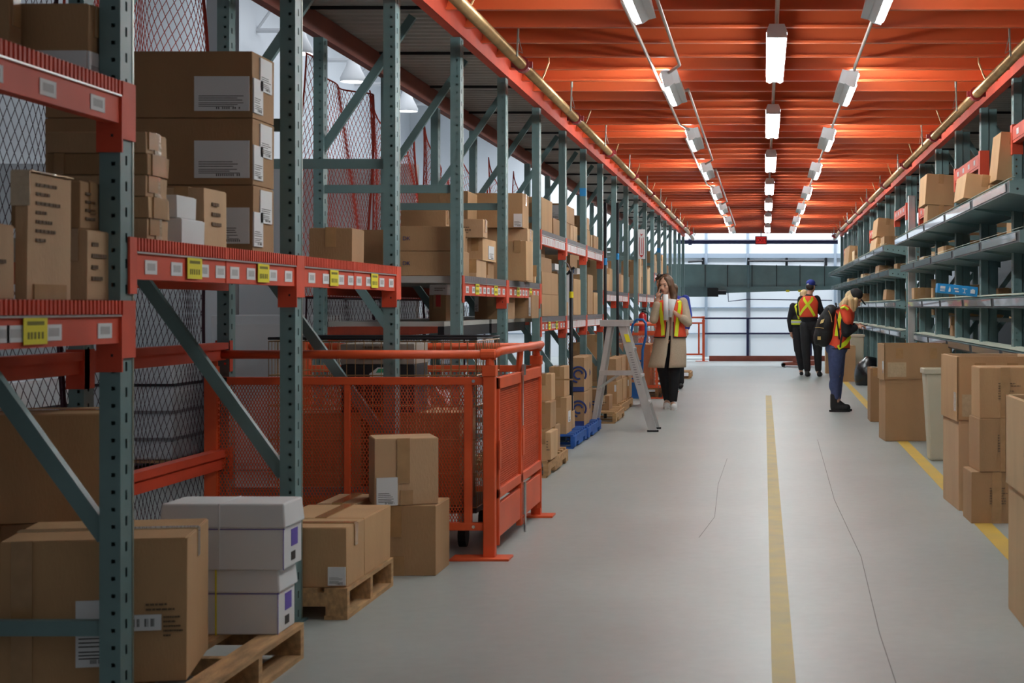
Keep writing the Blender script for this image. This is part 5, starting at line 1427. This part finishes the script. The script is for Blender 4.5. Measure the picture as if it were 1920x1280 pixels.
def stripe(name, rings, path, wd, m, parent, off=.008, n=18):
    """band on the lofted surface; path of (angle, z)"""
    def at(an, z):
        r0 = rings[0]; r1 = rings[-1]
        for a, b_ in zip(rings[:-1], rings[1:]):
            if min(a[0], b_[0]) <= z <= max(a[0], b_[0]): r0, r1 = a, b_; break
        t = 0 if r0[0] == r1[0] else (z-r0[0])/(r1[0]-r0[0]); t = max(0, min(1, t))
        q = [r0[j]*(1-t)+r1[j]*t for j in range(5)]
        return Vector((q[1]+(q[3]+off)*math.cos(R(an)), q[2]+(q[4]+off)*math.sin(R(an)), z))
    pts = []
    for (a, b_) in zip(path[:-1], path[1:]):
        for k in range(n): t = k/n; pts.append((a[0]*(1-t)+b_[0]*t, a[1]*(1-t)+b_[1]*t))
    pts.append(path[-1])
    P3 = [at(*p) for p in pts]; mb = MB()
    for i, p in enumerate(P3):
        t = (P3[min(i+1, len(P3)-1)]-P3[max(i-1, 0)]).normalized()
        an, z = pts[i]; nrm = Vector((math.cos(R(an)), math.sin(R(an)), 0)); sd = t.cross(nrm).normalized()*wd/2
        mb.v += [tuple(p-sd), tuple(p+sd)]
        if i: mb.f.append((2*i-2, 2*i-1, 2*i+1, 2*i)); mb.m.append(0)
    o = mb.build(name, m, parent); s_ = o.modifiers.new('thickness', 'SOLIDIFY'); s_.thickness = .003; s_.offset = 0
    return o
def person(label, X, Y, group=None):
    return thing('person', label, 'person', (X, Y, 0), 0, group)

# ---- woman in the beige coat, walking to the camera, phone at her ear, rolled papers in the other hand
Y = 20.7
w = person('woman in a long beige coat and orange safety vest holding a phone and rolled papers', PX(1257, Y), Y)
hd, T = head((-.062, .0, 1.555), R(-24), R(8), .98)
body = hd + [c((-.03, .03, 1.47), .042, (.0, .03, 1.36), .05),
    e((.0, .03, 1.28), (.15, .09, .12)), e((0, .03, 1.08), (.13, .09, .16)), e((.0, .03, .93), (.15, .10, .12)),
    # legs (image left leg behind, image right in front)
    c((-.075, .06, .90), .085, (-.10, .12, .50), .062), c((-.10, .12, .50), .055, (-.055, .26, .10), .038), c((-.055, .27, .09), .036, (-.06, .16, .04), .034),
    c((.075, .02, .90), .085, (.055, -.04, .50), .062), c((.055, -.04, .50), .055, (.035, .0, .10), .038), c((.035, .0, .08), .036, (.045, -.12, .035), .032),
    # arm raised to the ear (image left)
    c((-.15, .03, 1.34), .045, (-.20, -.06, 1.13), .04), c((-.20, -.06, 1.13), .038, (-.155, -.06, 1.385), .026),
    # arm bent across holding papers (image right)
    c((.16, .03, 1.34), .045, (.215, -.03, 1.09), .04), c((.215, -.03, 1.09), .038, (.075, -.19, 1.205), .026)]
body += hand((-.155, -.06, 1.385), (.12, .02, 1), (.8, .2, .1), 1.0, .35, thumb=1)
body += hand((.075, -.19, 1.205), (-.8, -.15, .5), (-.35, -.2, -.9), 1.0, 1.0, thumb=1)
b_ = blob('body', body, M_SKIN, w, .0075, 3)
face_parts(T, w)
blob('trousers', [c((-.075, .06, .90), .098, (-.10, .12, .50), .078), c((-.10, .12, .50), .072, (-.055, .26, .125), .050),
     c((.075, .02, .90), .098, (.055, -.04, .50), .080), c((.055, -.04, .50), .074, (.035, .0, .125), .052), e((0, .03, .92), (.15, .10, .10))], M_BCLOTH, w, .010, 3)
for (x, y, z0) in ((-.06, .20, .0), (.045, -.06, .0)):
    s_ = blob('shoe', [c((x-.004, y+.06, z0+.045), .043, (x+.004, y-.085, z0+.040), .040), e((x, y+.05, z0+.07), (.040, .05, .045))], M_SHOEW, w, .007, 3)
    MB().prism([(.044*math.cos(a*PI/8)+x+.0, y-.01+.135*math.sin(a*PI/8)) for a in range(16)], lambda u, v, q: (u, v, q), z0+.0, z0+.022).build('shoe_sole', M_SHOEW, w)
cr = [(1.39, -.01, .03, .075, .065), (1.345, 0, .03, .165, .088), (1.25, 0, .03, .178, .112), (1.05, 0, .03, .162, .115), (.90, -.005, .02, .190, .155), (.70, -.02, .02, .215, .185), (.53, -.045, .02, .235, .205)]
cl = loft('coat', [q+(max(0, 1.05-q[0])*9, -max(0, 1.05-q[0])*6) for q in cr], M_COAT, w, 274-360, 268, 44, .012)
blob('coat_sleeve', [c((-.150, .03, 1.345), .062, (-.205, -.06, 1.13), .058), c((-.205, -.06, 1.13), .056, (-.165, -.062, 1.315), .046)], M_COAT, w, .009, 3)
blob('coat_sleeve', [c((.155, .03, 1.345), .062, (.218, -.03, 1.09), .060), c((.218, -.03, 1.09), .058, (.150, -.11, 1.145), .048)], M_COAT, w, .009, 3)
vr = [(q[0], q[1], q[2], q[3]+.014, q[4]+.016) for q in cr if q[0] > .85 and q[0] < 1.36]
vr = [(1.37, 0, .03, .13, .085)]+vr
loft('vest', vr, M_VEST, w, 285-360, 255, 40, .006)
for nm, p in (('a', [(247, .93), (238, 1.10), (235, 1.22), (228, 1.34)]), ('b', [(293, .92), (300, 1.08), (304, 1.22), (312, 1.36)])):
    stripe('reflective_stripe', vr, p, .050, M_LIME, w, .008)
for p in ([(256, .905), (257, 1.10)], [(284, .905), (283, 1.10)], [(284, .905), (320, .905), (360, .91)], [(256, .905), (220, .905), (180, .91)]): stripe('black_binding', vr, p, .012, M_BLACK, w, .007)
blob('hair', [('e', T(0, .035, .045), (.088, .094, .092)), c(T(.065, .02, .06), .040, (.045, -.01, 1.42), .045), c((.045, -.01, 1.42), .048, (.045, -.06, 1.335), .034),
     c((.03, .06, 1.52), .065, (.02, .07, 1.40), .06), c(T(-.06, .0, .07), .028, (-.145, .0, 1.48), .024), c((-.145, .01, 1.48), .024, (-.135, .0, 1.38), .02),
     c(T(.03, -.045, .095), .02, T(.072, -.03, .0), .018), c(T(-.03, -.045, .095), .018, T(-.072, -.03, .02), .014)], M_BROWNH, w, .008, 2)
o = MB().bar((-.128, -.055, 1.455), (-.128, .01, 1.565), .009, .062, up=(0, 1, 0)).build('smartphone', M_BLACK, None, bevel=.004)
o.location = w.location; tag(o, 'black phone held to the ear of the woman in the coat', 'phone')
o = MB().tube([(-.04, -.235, 1.12), (-.045, -.23, 1.54-.10)], .031, 14).build('paper_roll', M_PAPER, None, smooth=True)
q = MB().tube([(0.01, -.215, 1.16), (.035, -.20, 1.38)], [.02, .05], 14).build('cup_sheet', M_PAPER, o, smooth=True)
o.location = w.location; tag(o, 'white rolled papers held in front of the orange vest', 'paper roll')

# ---- man with a blue backpack strap / jacket behind her
Y = 26.0
w = person('person with dark curly hair in a bright blue jacket, mostly hidden behind the woman', PX(1262, Y), Y)
hd, T = head((-.18, 0, 1.66), R(-30), 0, 1.0)
body = hd + [c((-.15, .03, 1.57), .05, (0, .04, 1.44), .06), e((.03, .04, 1.30), (.17, .11, .16)), e((.02, .04, 1.02), (.15, .10, .16)),
    c((-.04, .05, .92), .09, (-.05, .10, .5), .065), c((-.05, .10, .5), .058, (-.05, .2, .09), .04), c((.10, .05, .92), .09, (.10, .0, .5), .065), c((.10, .0, .5), .058, (.12, .0, .09), .04),
    c((-.13, .04, 1.42), .05, (-.20, -.02, 1.15), .042), c((-.20, -.02, 1.15), .04, (-.16, -.12, 1.35), .028), c((.20, .04, 1.42), .05, (.24, .05, 1.15), .042), c((.24, .05, 1.15), .04, (.22, -.06, .92), .028)]
body += hand((-.16, -.12, 1.35), (.1, 0, 1), (.6, .4, 0), 1, .6) + hand((.22, -.06, .92), (0, -.3, -1), (-1, 0, 0), 1, .7)
blob('body', body, M_SKIN, w, .010, 3); face_parts(T, w)
blob('jacket', [e((.04, .04, 1.30), (.20, .13, .17)), e((.03, .04, 1.06), (.18, .13, .18)), c((.19, .04, 1.41), .07, (.245, .05, 1.15), .058), c((.245, .05, 1.15), .056, (.225, -.04, .96), .044),
     c((-.12, .04, 1.41), .07, (-.20, -.02, 1.15), .058), c((-.20, -.02, 1.15), .056, (-.17, -.10, 1.30), .044)], M_BLUEC, w, .012, 3)
blob('trousers', [c((-.04, .05, .92), .105, (-.05, .10, .5), .08), c((-.05, .10, .5), .075, (-.05, .2, .11), .055), c((.10, .05, .92), .105, (.10, .0, .5), .08), c((.10, .0, .5), .075, (.12, .0, .11), .055)], M_BCLOTH2, w, .012, 3)
for x, y in ((-.05, .14), (.12, -.06)): blob('shoe', [c((x, y+.08, .05), .045, (x, y-.09, .045), .042)], M_BLACK, w, .01, 3)
rnd = random.Random(3)
blob('hair', [('e', T(0, .02, .055), (.095, .10, .085))]+[('e', T(rnd.uniform(-.085, .085), rnd.uniform(-.05, .10), rnd.uniform(.03, .13)), (.026, .026, .026)) for _ in range(40)], M_DHAIR, w, .008, 1)

# ---- man with a blue cap seen from behind
Y = 30.5
w = person('man in black seen from behind with blue cap and orange vest with crossed stripes', PX(1520, Y), Y)
hd, T = head((.005, .0, 1.66), R(148), R(6), 1.0)
body = hd + [c((-.01, .0, 1.57), .055, (-.03, .0, 1.47), .065), e((-.03, 0, 1.36), (.175, .11, .15)), e((-.03, 0, 1.12), (.155, .11, .18)), e((-.01, 0, .95), (.16, .11, .12)),
    c((-.09, 0, .93), .098, (-.09, -.0, .52), .07), c((-.09, .0, .52), .062, (-.06, .02, .10), .042), c((.09, 0, .93), .098, (.13, -.0, .52), .07), c((.13, .0, .52), .062, (.14, .0, .10), .042),
    c((-.06, .0, .08), .036, (-.03, .10, .04), .034), c((.14, -.02, .08), .036, (.19, .08, .04), .034),
    c((.12, 0, 1.44), .055, (.20, .05, 1.18), .046), c((.20, .05, 1.18), .044, (.24, .26, 1.22), .030), c((-.18, .02, 1.43), .055, (-.20, .10, 1.17), .046), c((-.20, .10, 1.17), .044, (-.02, .28, 1.20), .030)]
body += hand((.24, .26, 1.22), (.1, 1, .1), (-1, .2, 0), 1, .8) + hand((-.02, .28, 1.20), (.5, 1, .1), (1, 0, 0), 1, .8)
blob('body', body, M_SKIN, w, .010, 3); face_parts(T, w)
blob('sweater', [c((-.03, 0, 1.46), .085, (-.03, 0, 1.40), .10), e((-.03, 0, 1.36), (.19, .125, .145)), e((-.03, 0, 1.12), (.168, .125, .19)), e((0, 0, .95), (.172, .12, .13)),
     c((.11, 0, 1.43), .075, (.20, .05, 1.18), .06), c((.20, .05, 1.18), .058, (.235, .23, 1.215), .043), c((-.17, .02, 1.42), .075, (-.20, .10, 1.17), .06), c((-.20, .10, 1.17), .058, (-.06, .25, 1.195), .043)], M_BCLOTH, w, .011, 3)
blob('trousers', [c((-.09, 0, .93), .115, (-.09, -.0, .52), .088), c((-.09, .0, .52), .082, (-.06, .02, .14), .062), c((.09, 0, .93), .115, (.13, -.0, .52), .088), c((.13, .0, .52), .082, (.14, .0, .14), .062), e((0, 0, .93), (.165, .115, .11))], M_BCLOTH2, w, .011, 3)
for x, y in ((-.055, .03), (.165, .02)):
    blob('shoe', [c((x-.01, y-.06, .045), .044, (x+.02, y+.12, .04), .042), e((x-.01, y-.04, .08), (.042, .05, .03))], M_BLACK, w, .009, 3)
vr = [(1.49, -.03, 0, .10, .075), (1.44, -.03, 0, .165, .115), (1.36, -.03, 0, .195, .138), (1.20, -.03, 0, .18, .138), (1.10, -.03, 0, .178, .136)]
loft('vest', vr, M_VEST, w, 178, 330, 30, .006); loft('vest', vr, M_VEST, w, 30, 165, 26, .006)
stripe('reflective_stripe', vr, [(228, 1.47), (262, 1.33), (302, 1.12)], .05, M_LIME, w, .008)
stripe('reflective_stripe', vr, [(298, 1.47), (262, 1.33), (206, 1.14)], .05, M_LIME, w, .008)
stripe('reflective_stripe', vr, [(200, 1.14), (192, 1.30), (200, 1.44)], .035, M_LIME, w, .008)
blob('hair', [('e', T(0, .035, .0), (.080, .075, .075))], M_DHAIR, w, .008, 2)
blob('cap', [('e', T(0, .012, .062), (.088, .100, .075))], mat('cap_blue', rgb(34, 52, 140), .8), w, .008, 2)
blob('cap_brim', [('e', T(0, -.11, .045), (.065, .055, .010), (0, 0, 148))], mat('brim_navy', rgb(28, 34, 70), .8), w, .006, 2)
blob('cap_badge', [('e', T(0, .108, .035), (.018, .010, .014))], M_PAPER, w, .004, 1)

# ---- person in black, half hidden to his left
Y = 31.2
w = person('person in black with a lime waist band, half hidden behind the blue-capped man', PX(1500, Y), Y)
hd, T = head((.085, .05, 1.50), R(160), 0, .95)
body = hd + [c((.075, .04, 1.42), .045, (.02, 0, 1.34), .055), e((.0, 0, 1.22), (.155, .10, .14)), e((0, 0, 1.02), (.135, .10, .15)), e((.01, 0, .88), (.155, .11, .12)),
    c((-.05, 0, .86), .095, (-.03, 0, .48), .068), c((-.03, 0, .48), .06, (.02, .0, .09), .038), c((.09, 0, .86), .095, (.10, .05, .48), .068), c((.10, .05, .48), .06, (.12, .06, .09), .038),
    c((.02, 0, .07), .034, (.04, .09, .035), .03), c((.12, .06, .07), .034, (.14, .14, .035), .03),
    c((-.14, 0, 1.31), .048, (-.195, .0, 1.04), .042), c((-.195, 0, 1.04), .04, (-.17, -.02, .80), .028), c((.16, .0, 1.31), .048, (.2, .06, 1.05), .042), c((.2, .06, 1.05), .04, (.2, .2, .9), .028)]
body += hand((-.17, -.02, .80), (.2, 0, -1), (1, 0, 0), .95, .7) + hand((.2, .2, .9), (0, 1, 0), (-1, 0, 0), .95, .7)
blob('body', body, M_SKIN, w, .010, 3); face_parts(T, w, .95)
blob('cardigan', [e((.0, 0, 1.23), (.170, .115, .14)), e((0, 0, 1.02), (.15, .115, .17)), e((.01, 0, .90), (.168, .12, .12)), c((-.13, 0, 1.30), .068, (-.195, .0, 1.04), .056), c((-.195, 0, 1.04), .056, (-.172, -.015, .84), .044),
     c((.15, .0, 1.30), .068, (.2, .06, 1.05), .056), c((.2, .06, 1.05), .054, (.2, .17, .93), .044)], M_BCLOTH, w, .011, 3)
blob('trousers', [c((-.05, 0, .86), .112, (-.03, 0, .48), .086), c((-.03, 0, .48), .078, (.02, .0, .13), .052), c((.09, 0, .86), .112, (.10, .05, .48), .086), c((.10, .05, .48), .078, (.12, .06, .13), .052)], M_BCLOTH2, w, .011, 3)
for x, y in ((.025, .02), (.13, .08)): blob('shoe', [c((x, y-.05, .032), .036, (x+.01, y+.10, .028), .034)], M_BLACK, w, .008, 2)
vr = [(1.36, .02, 0, .09, .07), (1.30, 0, 0, .165, .12), (1.2, 0, 0, .18, .128), (1.05, 0, 0, .165, .128), (.95, 0, 0, .175, .132)]
stripe('waist_band', vr, [(175, 1.00), (270, 1.00), (360, 1.00)], .09, M_LIME, w, .008); stripe('waist_band', vr, [(175, 1.005), (270, 1.005), (360, 1.005)], .04, M_SILT, w, .012)
stripe('shoulder_band', vr, [(262, 1.06), (250, 1.2), (232, 1.345)], .035, M_LIME, w, .008)
MB().box(.03, .075, -.15, -.145, .78, .87).build('id_badge', M_PAPER, w)
blob('hair', [('e', T(0, .02, .03), (.085, .09, .09)), c((.085, .0, 1.50), .07, (.045, -.02, 1.40), .05)], M_BLONDE, w, .009, 2)

# ---- blonde woman with black cap and backpack, facing the shelves on the right
Y = 20.35
w = person('blonde woman in black cap, jeans and orange vest with a black backpack at the shelves', PX(1570, Y), Y)
hd, T = head((.205, .0, 1.375), R(90), R(30), .95)
body = hd + [c((.15, .0, 1.32), .045, (.09, 0, 1.25), .06), e((.07, 0, 1.17), (.11, .16, .14), (0, 20, 0)), e((.03, 0, .97), (.10, .135, .16)), e((-.0, 0, .82), (.12, .155, .13)),
    c((-.01, -.07, .78), .092, (-.03, -.07, .44), .064), c((-.03, -.07, .44), .056, (-.02, -.08, .10), .042), c((.0, .07, .78), .092, (.01, .07, .44), .064), c((.01, .07, .44), .056, (.0, .08, .10), .042),
    c((.09, -.16, 1.22), .05, (.095, -.18, .96), .044), c((.095, -.18, .96), .042, (.225, -.13, 1.04), .028), c((.09, .16, 1.22), .05, (.12, .18, .97), .044), c((.12, .18, .97), .042, (.235, .06, 1.06), .028)]
body += hand((.225, -.13, 1.04), (.9, .3, .15), (0, .2, -1), .95, .9) + hand((.235, .06, 1.06), (.9, -.3, .0), (0, 0, -1), .95, .9)
blob('body', body, M_SKIN, w, .0085, 3); face_parts(T, w, .95)
blob('sweater', [e((.07, 0, 1.17), (.120, .17, .145), (0, 20, 0)), e((.03, 0, .97), (.112, .145, .18)), c((.09, -.16, 1.215), .068, (.10, -.18, .97), .060), c((.10, -.18, .97), .058, (.205, -.14, 1.03), .046),
     c((.09, .16, 1.21), .068, (.12, .18, .97), .060), c((.12, .18, .97), .058, (.215, .085, 1.045), .046)], M_BCLOTH, w, .010, 3)
blob('jeans', [e((-.01, 0, .78), (.140, .165, .11)), c((-.015, -.07, .76), .112, (-.035, -.07, .45), .070), e((-.05, -.07, .33), (.058, .055, .10)), c((-.035, -.07, .45), .066, (-.03, -.08, .17), .052), c((-.0, .07, .76), .112, (.015, .07, .45), .070), c((.015, .07, .45), .066, (.0, .08, .17), .052)], M_DENIM, w, .010, 3)
for x, y in ((-.02, -.08), (.01, .08)):
    blob('boot', [c((x-.02, y, .20), .052, (x-.02, y, .07), .052), c((x-.02, y, .052), .05, (x+.115, y-.005, .045), .042), c((x+.02, y, .085), .045, (x+.06, y, .06), .04)], M_BLACK, w, .009, 3)
    MB().prism([(x+.045+.13*math.cos(a*PI/8), y+.052*math.sin(a*PI/8)) for a in range(16)], lambda u, v, q: (u, v, q), 0, .024).build('boot_sole', M_BLACK, w)
vr = [(1.285, .10, 0, .075, .13), (1.24, .085, 0, .125, .185), (1.15, .07, 0, .138, .20), (1.0, .04, 0, .128, .175), (.88, .02, 0, .135, .172), (.77, .01, 0, .145, .182)]
loft('vest', vr[:4], M_VEST, w, 0, 360, 44, .006)
loft('vest', vr[3:], M_VEST, w, 0, 360, 44, .006)
blob('vest_shoulder', [c((.085, -.17, 1.245), .074, (.115, -.205, 1.13), .066, .8)], M_VEST, w, .009, 3)
stripe('reflective_stripe', vr, [(252, 1.27), (250, 1.15), (248, 1.0), (250, .93)], .045, M_LIME, w, .010)
stripe('reflective_stripe', vr, [(265, .785), (300, .84), (335, .93)], .055, M_LIME, w, .010)
MB().tube([(.03, -.235, 1.27), (.075, -.245, 1.285), (.12, -.235, 1.255)], .018, 6).build('reflective_stripe', M_LIME, w)
stripe('black_binding', vr, [(225, .775), (270, .775), (330, .775)], .012, M_BLACK, w, .008)
stripe('hanging_strap', vr, [(278, .97), (276, .86), (275, .79)], .022, M_BLACK, w, .016)
bp_ = thing('backpack', 'large black backpack with tan patches on the blonde woman', 'backpack', (w.location.x-.015, w.location.y, 0))
blob('bag_body', [e((-.125, -.02, 1.06), (.12, .17, .22), (0, 18, 0)), e((-.145, -.02, .95), (.13, .17, .16), (0, 8, 0)), e((-.08, -.02, 1.20), (.09, .15, .12), (0, 20, 0))], M_BLACK, bp_, .010, 3)
blob('front_pocket', [e((-.225, -.03, .93), (.055, .135, .12), (0, 8, 0))], mat('black_pocket', rgb(30, 30, 33), .7), bp_, .008, 3)
MB().tube([(.005, -.10, 1.26), (-.01, -.08, 1.33), (-.0, .06, 1.33), (.01, .08, 1.27)], .011, 6).build('carry_handle', M_BLACK, bp_, smooth=True)
M_TAN = mat('tan_patch', rgb(206, 176, 104), .5)
blob('shoulder_strap', [c((.0, -.13, 1.27), .022, (.09, -.20, 1.27), .022, .5), c((.0, -.17, 1.20), .018, (.03, -.19, .90), .018, .5)], M_BLACK, bp_, .008, 2)
MB().hexa([(-.205, -.185, 1.08), (-.165, -.192, 1.095), (-.165, -.186, 1.095), (-.205, -.178, 1.08), (-.19, -.172, 1.125), (-.150, -.180, 1.14), (-.150, -.172, 1.14), (-.19, -.165, 1.125)]).build('tan_patch', M_TAN, bp_)
MB().box(-.235, -.195, -.178, -.165, .885, .925).build('tan_patch', M_TAN, bp_)
MB().tube([(-.262, -.10, 1.03), (-.22, -.165, 1.035), (-.16, -.195, 1.025)], .004, 5).tube([(-.10, -.175, 1.24), (-.07, -.195, 1.17), (-.06, -.20, 1.10)], .004, 5).build('zip', M_TAN, bp_)
blob('hair', [('e', T(0, .045, .015), (.085, .075, .085)), c(T(-.02, .05, -.02), .065, (.075, -.04, 1.30), .06), c((.10, -.07, 1.35), .05, (.06, -.10, 1.26), .045), c(T(-.07, -.02, .01), .030, (.205, -.085, 1.25), .022),
     c((.16, -.08, 1.36), .045, (.175, -.10, 1.24), .028)], M_BLONDE, w, .008, 2)
blob('cap', [('e', T(0, .015, .068), (.092, .088, .078), (0, 0, 0))], mat('black_cap', rgb(24, 24, 28), .8), w, .007, 2)
blob('cap_brim', [('e', T(0, -.115, .035), (.060, .062, .010), (0, 52, 0))], MATS['black_cap'], w, .005, 2)
MB().tube([T(-.03, .11, .03), T(0, .118, .05), T(.03, .11, .03)], .008, 6).build('cap_buckle', M_TAN, w)
o = MB().box(-.035, .035, -.06, .06, 0, .008).build('handheld_scanner', M_INK, None, bevel=.002)
o.location = (w.location.x+.335, w.location.y-.06, 1.05); o.rotation_euler = (0, R(-20), 0); tag(o, 'small dark handheld device in the blonde woman\'s hands', 'device')
